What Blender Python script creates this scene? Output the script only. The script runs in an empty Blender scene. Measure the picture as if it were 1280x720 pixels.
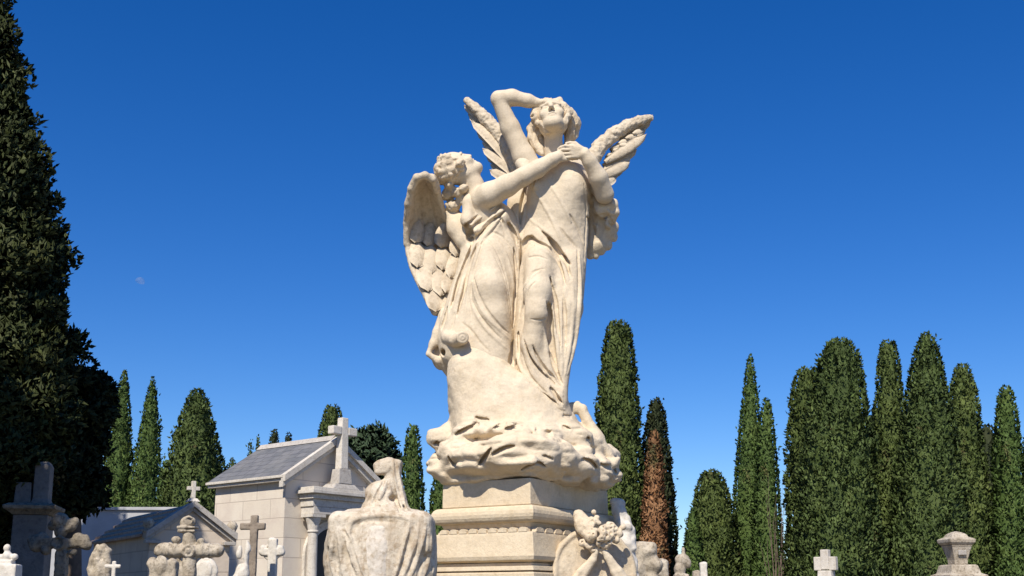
import bpy, bmesh, math, random
import numpy as np
from mathutils import Vector, Matrix

PI = math.pi
random.seed(7)
RNG = np.random.default_rng(11)
scene = bpy.context.scene
COL = scene.collection

# ------------------------------------------------------------------ camera model (1280x720 basis)
F, CX, CY, PITCH, EYE = 1400.0, 640.0, 480.0, math.radians(11.0), 1.6
SP, CP = math.sin(PITCH), math.cos(PITCH)
Y0 = 8.1                                     # distance of the monument


def at(px, py, Y):
    u = (px - CX) / F
    v = (CY - py) / F
    k = Y / (CP - v * SP)
    return np.array([u * k, Y, EYE + (SP + v * CP) * k])


def P(px, py, d=0.0):
    return at(px, py, Y0 + d)


PX = 0.0060                                  # metres per pixel at the monument


def solve(C, d, px, py):
    """length along horizontal direction d from C so that the point lands on column px"""
    v = (CY - py) / F
    s = ((px - CX) / F) / (CP - v * SP)
    return (s * C[1] - C[0]) / (d[0] - s * d[1])


# ------------------------------------------------------------------ materials
def new_mat(name):
    m = bpy.data.materials.new(name)
    m.use_nodes = True
    nt = m.node_tree
    b = nt.nodes['Principled BSDF']
    return m, nt, b


def nd(nt, t, **kw):
    n = nt.nodes.new(t)
    for k, v in kw.items():
        if k in n.inputs:
            n.inputs[k].default_value = v
        else:
            setattr(n, k, v)
    return n


def ramp(nt, src, stops):
    r = nt.nodes.new('ShaderNodeValToRGB')
    e = r.color_ramp.elements
    while len(e) < len(stops):
        e.new(0.5)
    for el, (p, c) in zip(e, stops):
        el.position = p
        el.color = (c[0], c[1], c[2], 1) if len(c) == 3 else c
    nt.links.new(src, r.inputs['Fac'])
    return r.outputs['Color']


def mixc(nt, fac, a, b, mode='MIX'):
    m = nt.nodes.new('ShaderNodeMix')
    m.data_type = 'RGBA'
    m.blend_type = mode
    for sock, v in ((m.inputs[0], fac), (m.inputs[6], a), (m.inputs[7], b)):
        if hasattr(v, 'is_output') or isinstance(v, bpy.types.NodeSocket):
            nt.links.new(v, sock)
        elif isinstance(v, (int, float)):
            sock.default_value = v
        else:
            sock.default_value = (v[0], v[1], v[2], 1)
    return m.outputs[2]


def stone(name, base, light, stain, scale=3.0, bump=0.25, grain=60.0, stain_amt=0.5, rough=0.85, lichen=None, streak=0.0):
    m, nt, b = new_mat(name)
    tc = nd(nt, 'ShaderNodeTexCoord')
    co = tc.outputs['Object']
    n1 = nd(nt, 'ShaderNodeTexNoise', Scale=scale, Detail=8.0, Roughness=0.62)
    n2 = nd(nt, 'ShaderNodeTexNoise', Scale=scale * 5.3, Detail=6.0, Roughness=0.65)
    n3 = nd(nt, 'ShaderNodeTexNoise', Scale=grain, Detail=4.0, Roughness=0.7)
    for n in (n1, n2, n3):
        nt.links.new(co, n.inputs['Vector'])
    c = ramp(nt, n1.outputs['Fac'], [(0.35, base), (0.65, light)])
    f2 = ramp(nt, n2.outputs['Fac'], [(0.49, (0, 0, 0)), (0.70, (stain_amt,) * 3)])
    c = mixc(nt, f2, c, stain)
    if streak:
        mp = nd(nt, 'ShaderNodeMapping')
        mp.inputs['Scale'].default_value = (6, 6, 0.6)
        nt.links.new(co, mp.inputs['Vector'])
        ns = nd(nt, 'ShaderNodeTexNoise', Scale=2.2, Detail=7.0, Roughness=0.7)
        nt.links.new(mp.outputs['Vector'], ns.inputs['Vector'])
        fs = ramp(nt, ns.outputs['Fac'], [(0.5, (0, 0, 0)), (0.75, (streak,) * 3)])
        c = mixc(nt, fs, c, stain)
    if lichen:
        nl = nd(nt, 'ShaderNodeTexNoise', Scale=scale * 9, Detail=5.0, Roughness=0.75)
        nt.links.new(co, nl.inputs['Vector'])
        fl = ramp(nt, nl.outputs['Fac'], [(0.63, (0, 0, 0)), (0.7, (0.7,) * 3)])
        c = mixc(nt, fl, c, lichen)
    g = ramp(nt, n3.outputs['Fac'], [(0.3, (0.90,) * 3), (0.7, (1.06,) * 3)])
    c = mixc(nt, 1.0, c, g, 'MULTIPLY')
    nt.links.new(c, b.inputs['Base Color'])
    b.inputs['Roughness'].default_value = rough
    b.inputs['Specular IOR Level'].default_value = 0.25
    bp = nd(nt, 'ShaderNodeBump', Strength=bump, Distance=0.012)
    ad = nd(nt, 'ShaderNodeMath', operation='ADD')
    nt.links.new(n2.outputs['Fac'], ad.inputs[0])
    nt.links.new(n3.outputs['Fac'], ad.inputs[1])
    nt.links.new(ad.outputs[0], bp.inputs['Height'])
    nt.links.new(bp.outputs['Normal'], b.inputs['Normal'])
    return m


def ashlar(name, base, light, mortar, bw, bh, stain):
    m, nt, b = new_mat(name)
    uv = nd(nt, 'ShaderNodeUVMap')
    br = nt.nodes.new('ShaderNodeTexBrick')
    br.inputs['Color1'].default_value = (*base, 1)
    br.inputs['Color2'].default_value = (*light, 1)
    br.inputs['Mortar'].default_value = (*mortar, 1)
    br.inputs['Scale'].default_value = 1.0
    br.inputs['Mortar Size'].default_value = 0.012
    br.inputs['Mortar Smooth'].default_value = 0.3
    br.inputs['Brick Width'].default_value = bw
    br.inputs['Row Height'].default_value = bh
    nt.links.new(uv.outputs['UV'], br.inputs['Vector'])
    tc = nd(nt, 'ShaderNodeTexCoord')
    n = nd(nt, 'ShaderNodeTexNoise', Scale=1.7, Detail=8.0, Roughness=0.65)
    nt.links.new(tc.outputs['Object'], n.inputs['Vector'])
    f = ramp(nt, n.outputs['Fac'], [(0.45, (0, 0, 0)), (0.75, (0.6,) * 3)])
    c = mixc(nt, f, br.outputs['Color'], stain)
    nt.links.new(c, b.inputs['Base Color'])
    b.inputs['Roughness'].default_value = 0.85
    bp = nd(nt, 'ShaderNodeBump', Strength=0.35, Distance=0.01)
    n3 = nd(nt, 'ShaderNodeTexNoise', Scale=25.0, Detail=4.0)
    nt.links.new(tc.outputs['Object'], n3.inputs['Vector'])
    sub = nd(nt, 'ShaderNodeMath', operation='SUBTRACT')
    nt.links.new(n3.outputs['Fac'], sub.inputs[0])
    nt.links.new(br.outputs['Fac'], sub.inputs[1])
    nt.links.new(sub.outputs[0], bp.inputs['Height'])
    nt.links.new(bp.outputs['Normal'], b.inputs['Normal'])
    return m


def foliage(name, c1, c2, c3, scale=1.2, patch=(0.13, 0.085, 0.04), amt=0.75, lo=0.66):
    m, nt, b = new_mat(name)
    tc = nd(nt, 'ShaderNodeTexCoord')
    n = nd(nt, 'ShaderNodeTexNoise', Scale=scale, Detail=6.0, Roughness=0.7)
    nt.links.new(tc.outputs['Object'], n.inputs['Vector'])
    geo = nd(nt, 'ShaderNodeNewGeometry')
    c = ramp(nt, n.outputs['Fac'], [(0.3, c1), (0.5, c2), (0.72, c3)])
    npn = nd(nt, 'ShaderNodeTexNoise', Scale=scale * 0.75, Detail=5.0, Roughness=0.75)
    mpn = nd(nt, 'ShaderNodeMapping')
    mpn.inputs['Location'].default_value = (7.3, 2.1, 4.4)
    nt.links.new(tc.outputs['Object'], mpn.inputs['Vector'])
    nt.links.new(mpn.outputs['Vector'], npn.inputs['Vector'])
    c = mixc(nt, ramp(nt, npn.outputs['Fac'], [(lo, (0, 0, 0)), (lo + 0.08, (amt,) * 3)]), c, patch)
    rv = ramp(nt, geo.outputs['Random Per Island'], [(0.0, (0.72,) * 3), (1.0, (1.25,) * 3)])
    c = mixc(nt, 1.0, c, rv, 'MULTIPLY')
    nt.links.new(c, b.inputs['Base Color'])
    b.inputs['Roughness'].default_value = 0.7
    b.inputs['Specular IOR Level'].default_value = 0.2
    return m


def plain(name, col, rough=0.8, var=0.15, scale=8.0, metallic=0.0):
    m, nt, b = new_mat(name)
    tc = nd(nt, 'ShaderNodeTexCoord')
    n = nd(nt, 'ShaderNodeTexNoise', Scale=scale, Detail=6.0, Roughness=0.65)
    nt.links.new(tc.outputs['Object'], n.inputs['Vector'])
    lo = tuple(x * (1 - var) for x in col)
    hi = tuple(min(1, x * (1 + var)) for x in col)
    nt.links.new(ramp(nt, n.outputs['Fac'], [(0.3, lo), (0.7, hi)]), b.inputs['Base Color'])
    b.inputs['Roughness'].default_value = rough
    b.inputs['Metallic'].default_value = metallic
    bp = nd(nt, 'ShaderNodeBump', Strength=0.3, Distance=0.01)
    nt.links.new(n.outputs['Fac'], bp.inputs['Height'])
    nt.links.new(bp.outputs['Normal'], b.inputs['Normal'])
    return m


M = {}
M['statue'] = stone('statue_stone', (0.63, 0.52, 0.375), (0.68, 0.575, 0.425), (0.40, 0.31, 0.20), 2.4, 0.3, 70, 0.30, streak=0.22)
M['statue_hair'] = stone('statue_hair_stone', (0.59, 0.48, 0.34), (0.67, 0.56, 0.41), (0.38, 0.28, 0.17), 4.0, 0.5, 60, 0.6)
M['wing'] = stone('wing_stone', (0.52, 0.43, 0.31), (0.64, 0.54, 0.40), (0.33, 0.25, 0.16), 4.0, 0.5, 50, 0.65)
M['rock'] = stone('rock_stone', (0.62, 0.51, 0.36), (0.69, 0.58, 0.43), (0.48, 0.36, 0.22), 3.0, 0.5, 45, 0.35)
M['pedestal'] = stone('pedestal_stone', (0.62, 0.50, 0.34), (0.68, 0.565, 0.40), (0.46, 0.35, 0.21), 2.2, 0.4, 45, 0.42, streak=0.25)
M['medallion'] = stone('medallion_stone', (0.52, 0.42, 0.29), (0.62, 0.52, 0.38), (0.36, 0.27, 0.17), 5.0, 0.5, 40, 0.6)
M['drape'] = stone('draped_marble', (0.54, 0.45, 0.33), (0.68, 0.60, 0.48), (0.28, 0.185, 0.10), 5.5, 0.45, 50, 0.75, streak=0.9)
M['panel'] = stone('panel_marble', (0.60, 0.52, 0.42), (0.72, 0.65, 0.55), (0.33, 0.25, 0.16), 5.0, 0.3, 50, 0.75)
M['white'] = stone('white_marble', (0.60, 0.55, 0.47), (0.71, 0.66, 0.58), (0.38, 0.31, 0.23), 5.0, 0.3, 50, 0.5)
M['oldstone'] = stone('weathered_stone', (0.36, 0.30, 0.22), (0.56, 0.49, 0.39), (0.12, 0.09, 0.06), 6.0, 0.6, 40, 0.85, lichen=(0.42, 0.34, 0.16))
M['darkstone'] = stone('shade_dark_stone', (0.19, 0.16, 0.12), (0.33, 0.28, 0.21), (0.055, 0.045, 0.036), 5.0, 0.6, 40, 0.85, lichen=(0.40, 0.33, 0.20))  # dark base carries the shade the trefoil cross stands in
M['brownstone'] = stone('brown_stone', (0.22, 0.18, 0.14), (0.33, 0.27, 0.21), (0.12, 0.09, 0.07), 6.0, 0.4, 40, 0.7)
M['trim'] = stone('trim_stone', (0.56, 0.51, 0.44), (0.66, 0.61, 0.53), (0.34, 0.28, 0.21), 3.0, 0.3, 40, 0.6)
M['shadestone'] = stone('shade_grey_stone', (0.16, 0.145, 0.13), (0.24, 0.215, 0.19), (0.09, 0.08, 0.07), 3.0, 0.4, 40, 0.7)  # grey lowered so the pillar tomb's shade is part of its colour
M['greystone'] = stone('grey_stone', (0.40, 0.37, 0.33), (0.50, 0.46, 0.41), (0.24, 0.20, 0.16), 3.0, 0.4, 40, 0.7)
M['ashlar'] = ashlar('ashlar_wall', (0.65, 0.57, 0.46), (0.70, 0.62, 0.51), (0.48, 0.41, 0.33), 0.95, 0.42, (0.50, 0.40, 0.33))
M['ashlar2'] = ashlar('tomb_wall', (0.58, 0.485, 0.38), (0.63, 0.53, 0.42), (0.44, 0.36, 0.28), 0.7, 0.35, (0.36, 0.28, 0.22))
M['slate'] = ashlar('slate_roof', (0.11, 0.115, 0.125), (0.16, 0.16, 0.17), (0.07, 0.07, 0.075), 0.30, 0.22, (0.26, 0.25, 0.23))
M['tile'] = ashlar('clay_roof', (0.36, 0.24, 0.16), (0.44, 0.31, 0.22), (0.14, 0.09, 0.06), 0.28, 0.32, (0.28, 0.22, 0.17))
M['plaster'] = plain('old_plaster', (0.42, 0.42, 0.43), 0.9, 0.15, 1.5)
M['door'] = plain('dark_iron', (0.025, 0.024, 0.024), 0.5, 0.2, 20)
M['ground'] = stone('gravel_ground', (0.14, 0.12, 0.085), (0.20, 0.17, 0.125), (0.09, 0.08, 0.05), 0.8, 0.6, 30, 0.6)
M['bark'] = plain('bark', (0.12, 0.085, 0.06), 0.9, 0.4, 9)
M['cyp'] = foliage('cypress_foliage', (0.036, 0.055, 0.015), (0.068, 0.096, 0.024), (0.108, 0.135, 0.036))
M['cyp_bright'] = foliage('bright_cypress_foliage', (0.038, 0.068, 0.017), (0.066, 0.108, 0.026), (0.102, 0.145, 0.036))
M['cyp_olive'] = foliage('olive_cypress_foliage', (0.030, 0.050, 0.014), (0.062, 0.092, 0.025), (0.105, 0.138, 0.040))
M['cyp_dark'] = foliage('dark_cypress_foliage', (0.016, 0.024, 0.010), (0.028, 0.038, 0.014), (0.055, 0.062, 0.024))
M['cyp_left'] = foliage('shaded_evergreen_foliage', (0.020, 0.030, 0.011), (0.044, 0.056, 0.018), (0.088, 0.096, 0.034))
M['cyp_blue'] = foliage('bluish_cypress_foliage', (0.022, 0.040, 0.022), (0.036, 0.062, 0.030), (0.052, 0.080, 0.040))
M['cyp_dead'] = foliage('dead_cypress_foliage', (0.13, 0.066, 0.028), (0.25, 0.125, 0.058), (0.34, 0.20, 0.10), 1.2, (0.055, 0.07, 0.025), 0.85, 0.56)
M['twig'] = plain('dry_twig', (0.22, 0.15, 0.12), 0.9, 0.3, 9)


# ------------------------------------------------------------------ object helpers
def link(name, me, mat=None, parent=None, smooth=False):
    o = bpy.data.objects.new(name, me)
    COL.objects.link(o)
    if mat:
        me.materials.append(mat)
    if parent:
        o.parent = parent
    if smooth:
        me.polygons.foreach_set('use_smooth', np.ones(len(me.polygons), dtype=bool))
    me.update()
    return o


def tag(o, label=None, cat=None, group=None, kind=None):
    for k, v in (('label', label), ('category', cat), ('group', group), ('kind', kind)):
        if v:
            o[k] = v
    return o


def thing(name, label, cat, loc=(0, 0, 0), rz=0.0, group=None):
    o = bpy.data.objects.new(name, None)
    COL.objects.link(o)
    o.location = tuple(float(x) for x in loc)
    o.rotation_euler = (0, 0, rz)
    o.empty_display_size = 0.2
    return tag(o, label, cat, group)


def np_mesh(name, verts, faces):
    """faces: (n,3) or (n,4) int array"""
    me = bpy.data.meshes.new(name)
    verts = np.asarray(verts, dtype=np.float32)
    faces = np.asarray(faces, dtype=np.int32)
    k = faces.shape[1]
    me.vertices.add(len(verts))
    me.vertices.foreach_set('co', verts.ravel())
    me.loops.add(faces.size)
    me.loops.foreach_set('vertex_index', faces.ravel())
    me.polygons.add(len(faces))
    me.polygons.foreach_set('loop_start', np.arange(0, faces.size, k, dtype=np.int32))
    me.update(calc_edges=True)
    me.validate()
    return me


class B:
    """collects shapes, writes metre UVs on flat faces, links them as ONE mesh"""

    def __init__(self):
        self.bm = bmesh.new()

    def quad_solid(self, ring0, ring1):
        """closed prism between two matching rings"""
        v0 = [self.bm.verts.new(p) for p in ring0]
        v1 = [self.bm.verts.new(p) for p in ring1]
        n = len(v0)
        self.bm.faces.new(v0[::-1])
        self.bm.faces.new(v1)
        for i in range(n):
            j = (i + 1) % n
            self.bm.faces.new((v0[i], v0[j], v1[j], v1[i]))
        return self

    def box(self, x0, x1, y0, y1, z0, z1, top=None):
        t = top or (0, 0)
        r0 = [(x0, y0, z0), (x1, y0, z0), (x1, y1, z0), (x0, y1, z0)]
        r1 = [(x0 + t[0], y0 + t[1], z1), (x1 - t[0], y0 + t[1], z1), (x1 - t[0], y1 - t[1], z1), (x0 + t[0], y1 - t[1], z1)]
        return self.quad_solid(r0, r1)

    def rings(self, rings):
        vs = [[self.bm.verts.new(p) for p in r] for r in rings]
        n = len(vs[0])
        self.bm.faces.new(vs[0][::-1])
        self.bm.faces.new(vs[-1])
        for a, b in zip(vs[:-1], vs[1:]):
            for i in range(n):
                j = (i + 1) % n
                self.bm.faces.new((a[i], a[j], b[j], b[i]))
        return self

    def rect_stack(self, hx, hy, prof, cx=0.0, cy=0.0):
        """prof: list of (z, outward offset)"""
        rr = []
        for z, o in prof:
            a, b = hx + o, hy + o
            rr.append([(cx - a, cy - b, z), (cx + a, cy - b, z), (cx + a, cy + b, z), (cx - a, cy + b, z)])
        return self.rings(rr)

    def lathe(self, prof, n=20, cx=0.0, cy=0.0):
        rr = []
        for r, z in prof:
            rr.append([(cx + r * math.cos(2 * PI * i / n), cy + r * math.sin(2 * PI * i / n), z) for i in range(n)])
        return self.rings(rr)

    def prism(self, poly, axis, a0, a1):
        """poly in 2D extruded along axis ('y': poly is x,z ; 'x': poly is y,z)"""
        if axis == 'y':
            r0 = [(p[0], a0, p[1]) for p in poly]
            r1 = [(p[0], a1, p[1]) for p in poly]
        else:
            r0 = [(a0, p[0], p[1]) for p in poly]
            r1 = [(a1, p[0], p[1]) for p in poly]
        return self.quad_solid(r0, r1)

    def tube(self, pts, rad, n=8):
        pts = [Vector(p) for p in pts]
        rr = []
        for i, p in enumerate(pts):
            d = (pts[min(i + 1, len(pts) - 1)] - pts[max(i - 1, 0)]).normalized()
            up = Vector((0, 0, 1)) if abs(d.z) < 0.9 else Vector((1, 0, 0))
            a = d.cross(up).normalized()
            b = a.cross(d)
            r = rad[i] if isinstance(rad, (list, tuple)) else rad
            rr.append([tuple(p + a * (r * math.cos(2 * PI * k / n)) + b * (r * math.sin(2 * PI * k / n))) for k in range(n)])
        return self.rings(rr)

    def build(self, name, mat, parent=None, bevel=0.0, smooth=False, jitter=0.0):
        bm = self.bm
        bmesh.ops.recalc_face_normals(bm, faces=bm.faces)
        if bevel:
            ed = [e for e in bm.edges if len(e.link_faces) == 2 and e.calc_face_angle(0) > 0.5]
            bmesh.ops.bevel(bm, geom=ed, offset=bevel, segments=2, profile=0.6, affect='EDGES', clamp_overlap=True)
        uv = bm.loops.layers.uv.new('UVMap')
        bm.normal_update()
        for f in bm.faces:
            n = f.normal
            t = Vector((-n.y, n.x, 0))
            if t.length < 1e-3:
                t = Vector((1, 0, 0))
            t.normalize()
            s = n.cross(t)
            for l in f.loops:
                l[uv].uv = (l.vert.co.dot(t), l.vert.co.dot(s))
        me = bpy.data.meshes.new(name)
        bm.to_mesh(me)
        bm.free()
        return link(name, me, mat, parent, smooth)


# ------------------------------------------------------------------ implicit sculpting
def vnoise(x, y, z, seed=0):
    rs = np.random.default_rng(seed)
    T = rs.random((32, 32, 32)).astype(np.float32) * 2 - 1
    xi, yi, zi = np.floor(x).astype(int), np.floor(y).astype(int), np.floor(z).astype(int)
    fx, fy, fz = x - xi, y - yi, z - zi
    fx, fy, fz = (f * f * (3 - 2 * f) for f in (fx, fy, fz))
    g = lambda a, b, c: T[(xi + a) & 31, (yi + b) & 31, (zi + c) & 31]
    c00 = g(0, 0, 0) * (1 - fx) + g(1, 0, 0) * fx
    c10 = g(0, 1, 0) * (1 - fx) + g(1, 1, 0) * fx
    c01 = g(0, 0, 1) * (1 - fx) + g(1, 0, 1) * fx
    c11 = g(0, 1, 1) * (1 - fx) + g(1, 1, 1) * fx
    return (c00 * (1 - fy) + c10 * fy) * (1 - fz) + (c01 * (1 - fy) + c11 * fy) * fz


def smin(a, b, k):
    h = np.maximum(k - np.abs(a - b), 0) / k
    return np.minimum(a, b) - h * h * k * 0.25


class Field:
    def __init__(self, lo, hi, h):
        self.lo = np.array(lo, float)
        self.h = h
        self.n = np.ceil((np.array(hi) - self.lo) / h).astype(int) + 1
        self.v = np.full(tuple(self.n), 0.5, dtype=np.float32)
        self.ax = [self.lo[i] + h * np.arange(self.n[i]) for i in range(3)]

    def win(self, lo, hi):
        a = np.clip(np.floor((np.array(lo) - self.lo) / self.h).astype(int), 0, self.n)
        b = np.clip(np.ceil((np.array(hi) - self.lo) / self.h).astype(int) + 1, 0, self.n)
        if np.any(b <= a):
            return None, None
        sl = tuple(slice(a[i], b[i]) for i in range(3))
        X = self.ax[0][sl[0]][:, None, None]
        Y = self.ax[1][sl[1]][None, :, None]
        Z = self.ax[2][sl[2]][None, None, :]
        return sl, (X, Y, Z)

    def put(self, sl, d, k, sub=False):
        d = d.astype(np.float32)
        if sub:
            self.v[sl] = -smin(-self.v[sl], d, k) if k > 0 else np.maximum(self.v[sl], -d)
        else:
            self.v[sl] = smin(self.v[sl], d, k)

    def cone(self, a, b, ra, rb, k=0.02, sub=False):
        a, b = np.array(a, float), np.array(b, float)
        r = max(ra, rb) + k + 0.02
        sl, G = self.win(np.minimum(a, b) - r, np.maximum(a, b) + r)
        if sl is None:
            return
        X, Y, Z = G
        ab = b - a
        L2 = max(float(ab @ ab), 1e-9)
        t = np.clip(((X - a[0]) * ab[0] + (Y - a[1]) * ab[1] + (Z - a[2]) * ab[2]) / L2, 0, 1)
        d = np.sqrt((X - a[0] - t * ab[0]) ** 2 + (Y - a[1] - t * ab[1]) ** 2 + (Z - a[2] - t * ab[2]) ** 2) - (ra + (rb - ra) * t)
        self.put(sl, d, k, sub)

    def chain(self, pts, rad, k=0.02, sub=False):
        for i in range(len(pts) - 1):
            self.cone(pts[i], pts[i + 1], rad[i], rad[i + 1], k, sub)

    def ell(self, c, r, k=0.02, R=None, sub=False):
        c, r = np.array(c, float), np.array(r, float)
        m = r.max() + k + 0.02
        sl, G = self.win(c - m, c + m)
        if sl is None:
            return
        X, Y, Z = G[0] - c[0], G[1] - c[1], G[2] - c[2]
        if R is None:
            R = np.eye(3)
        u = [R[i][0] * X + R[i][1] * Y + R[i][2] * Z for i in range(3)]
        k0 = np.sqrt(sum((u[i] / r[i]) ** 2 for i in range(3)))
        k1 = np.sqrt(sum((u[i] / r[i] ** 2) ** 2 for i in range(3))) + 1e-6
        self.put(sl, k0 * (k0 - 1) / k1, k, sub)

    def box(self, c, hs, k=0.02, R=None, rnd=0.01, sub=False):
        c, hs = np.array(c, float), np.array(hs, float)
        m = float(np.linalg.norm(hs)) + k + 0.02
        sl, G = self.win(c - m, c + m)
        if sl is None:
            return
        X, Y, Z = G[0] - c[0], G[1] - c[1], G[2] - c[2]
        if R is None:
            R = np.eye(3)
        q = [np.abs(R[i][0] * X + R[i][1] * Y + R[i][2] * Z) - (hs[i] - rnd) for i in range(3)]
        d = np.sqrt(sum(np.maximum(a, 0) ** 2 for a in q)) + np.minimum(np.maximum(np.maximum(q[0], q[1]), q[2]), 0) - rnd
        self.put(sl, d, k, sub)

    def cord(self, pts, rad, k=0.02, sub=False):
        """a chain merged in one go, so that its joints leave no beads"""
        pts = [np.array(p, float) for p in pts]
        A = np.array(pts)
        r = max(rad) + k + 0.02
        sl, G = self.win(A.min(0) - r, A.max(0) + r)
        if sl is None:
            return
        D = np.full(tuple(s_.stop - s_.start for s_ in sl), 1.0, np.float32)
        off = [s_.start for s_ in sl]
        for a, b, ra, rb in zip(pts[:-1], pts[1:], rad[:-1], rad[1:]):
            s2, G2_ = self.win(np.minimum(a, b) - r, np.maximum(a, b) + r)
            if s2 is None:
                continue
            X, Y, Z = G2_
            ab = b - a
            L2 = max(float(ab @ ab), 1e-9)
            t = np.clip(((X - a[0]) * ab[0] + (Y - a[1]) * ab[1] + (Z - a[2]) * ab[2]) / L2, 0, 1)
            d = np.sqrt((X - a[0] - t * ab[0]) ** 2 + (Y - a[1] - t * ab[1]) ** 2 + (Z - a[2] - t * ab[2]) ** 2) - (ra + (rb - ra) * t)
            w = tuple(slice(q.start - o, q.stop - o) for q, o in zip(s2, off))
            D[w] = np.minimum(D[w], d)
        self.put(sl, D, k, sub)

    def torus(self, c, Rr, r, axis, k=0.01, sub=False):
        c = np.array(c, float)
        ax = np.array(axis, float) / np.linalg.norm(axis)
        m = Rr + r + k + 0.02
        sl, G = self.win(c - m, c + m)
        if sl is None:
            return
        X, Y, Z = G[0] - c[0], G[1] - c[1], G[2] - c[2]
        hgt = X * ax[0] + Y * ax[1] + Z * ax[2]
        rad = np.sqrt(np.maximum(X * X + Y * Y + Z * Z - hgt ** 2, 0))
        self.put(sl, np.sqrt((rad - Rr) ** 2 + hgt ** 2) - r, k, sub)

    def loft(self, secs, k=0.03):
        """secs: (z, cx, cy, rx, ry) stacked upward"""
        s = np.array(sorted(secs), float)
        m = max(s[:, 3].max(), s[:, 4].max()) + k + 0.02
        lo = (s[:, 1].min() - m, s[:, 2].min() - m, s[0, 0] - k - 0.02)
        hi = (s[:, 1].max() + m, s[:, 2].max() + m, s[-1, 0] + k + 0.02)
        sl, G = self.win(lo, hi)
        X, Y, Z = G
        z = Z.ravel()
        # smooth interpolation of the sections
        zz = np.linspace(s[0, 0], s[-1, 0], 200)
        it = []
        for c in range(1, 5):
            v = np.interp(zz, s[:, 0], s[:, c])
            ker = np.hanning(19)
            ker /= ker.sum()
            v = np.convolve(np.pad(v, 9, mode='edge'), ker, 'valid')
            it.append(np.interp(z, zz, v)[None, None, :])
        cx, cy, rx, ry = it
        q = np.sqrt(((X - cx) / rx) ** 2 + ((Y - cy) / ry) ** 2)
        d = (q - 1) * np.minimum(rx, ry)
        d = np.maximum(d, np.maximum(s[0, 0] - Z, Z - s[-1, 0]))
        self.put(sl, d, k)

    def displace(self, amp, freq, seed=0, octaves=2, stretch=(1, 1, 1)):
        m = np.abs(self.v) < amp * 4 + 0.02
        i, j, l = np.nonzero(m)
        x, y, z = self.ax[0][i] * stretch[0], self.ax[1][j] * stretch[1], self.ax[2][l] * stretch[2]
        d = np.zeros(len(i))
        for o in range(octaves):
            f = freq * 2.1 ** o
            d += amp * 0.5 ** o * vnoise(x * f, y * f, z * f, seed + o)
        self.v[i, j, l] += d.astype(np.float32)

    def ripple(self, amp, freq, seed=0, stretch=(1, 1, 1), zmax=None):
        """ridged layers, as in carved clouds"""
        i, j, l = np.nonzero(np.abs(self.v) < amp * 4 + 0.02)
        x, y, z = self.ax[0][i] * stretch[0], self.ax[1][j] * stretch[1], self.ax[2][l] * stretch[2]
        d = np.abs(vnoise(x * freq, y * freq, z * freq, seed)) + 0.5 * np.abs(vnoise(x * freq * 2.1, y * freq * 2.1, z * freq * 2.1, seed + 1))
        wgt = 1.0 if zmax is None else np.clip((zmax - self.ax[2][l]) / 0.12, 0, 1)
        self.v[i, j, l] += (amp * (0.45 - d) * wgt).astype(np.float32)

    def hit(self, px, py, y_lo=6.6, y_hi=9.6):
        """first surface point seen along the sight line of (px,py)"""
        v = (CY - py) / F
        ys = np.arange(y_lo, y_hi, self.h * 0.4)
        k = ys / (CP - v * SP)
        pts = np.stack([(px - CX) / F * k, ys, EYE + (SP + v * CP) * k], 1)
        idx = np.round((pts - self.lo) / self.h).astype(int)
        ok = np.all((idx >= 0) & (idx < self.n), axis=1)
        idx, pts = idx[ok], pts[ok]
        if not len(idx):
            return None
        s = self.v[idx[:, 0], idx[:, 1], idx[:, 2]] < 0
        if not s.any():
            return None
        i = int(np.argmax(s))
        if i == 0:
            return pts[0]
        # linear zero crossing of the smoothed distance
        lo_, hi_ = max(i - 6, 0), min(i + 6, len(pts) - 1)
        q = (pts[lo_:hi_ + 1] - self.lo) / self.h
        b0 = np.clip(np.floor(q).astype(int), 0, self.n - 2)
        fr = q - b0
        val = 0
        for a in (0, 1):
            for b in (0, 1):
                for c in (0, 1):
                    w_ = (fr[:, 0] if a else 1 - fr[:, 0]) * (fr[:, 1] if b else 1 - fr[:, 1]) * (fr[:, 2] if c else 1 - fr[:, 2])
                    val = val + w_ * self.v[b0[:, 0] + a, b0[:, 1] + b, b0[:, 2] + c]
        j = np.argmax(val < 0)
        if j == 0:
            return pts[i]
        t_ = val[j - 1] / (val[j - 1] - val[j])
        return pts[lo_ + j - 1] * (1 - t_) + pts[lo_ + j] * t_

    def fold(self, line, r, kind='groove', k=None, off=0.0, taper=True, y_lo=6.6, deep=0):
        """carve or raise a fold line that runs over the surface"""
        q = np.array(line, float)
        t = np.linspace(0, len(q) - 1, max(int(np.sum(np.linalg.norm(np.diff(q, axis=0), axis=1)) / 4), 4))
        i = np.clip(t.astype(int), 0, len(q) - 2)
        f = (t - i)[:, None]
        p0, p1, p2, p3 = q[np.maximum(i - 1, 0)], q[i], q[i + 1], q[np.minimum(i + 2, len(q) - 1)]
        pp = 0.5 * (2 * p1 + (p2 - p0) * f + (2 * p0 - 5 * p1 + 4 * p2 - p3) * f ** 2 + (3 * p1 - p0 - 3 * p2 + p3) * f ** 3)
        hits = [self.hit(a, b, y_lo) for a, b in pp]
        good = [(j, h) for j, h in enumerate(hits) if h is not None]
        if len(good) > 6:                          # even out the depth along the line
            H_ = np.array([h for _, h in good])
            ker = np.array([1, 2, 3, 2, 1]) / 9.0
            ys_ = np.convolve(np.pad(H_[:, 1], 2, mode='edge'), ker, 'valid')
            good = [(j, np.array([h[0], y_, h[2]])) for (j, h), y_ in zip(good, ys_)]
        n = len(pp)
        seg, rad = [], []
        last = None
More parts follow.
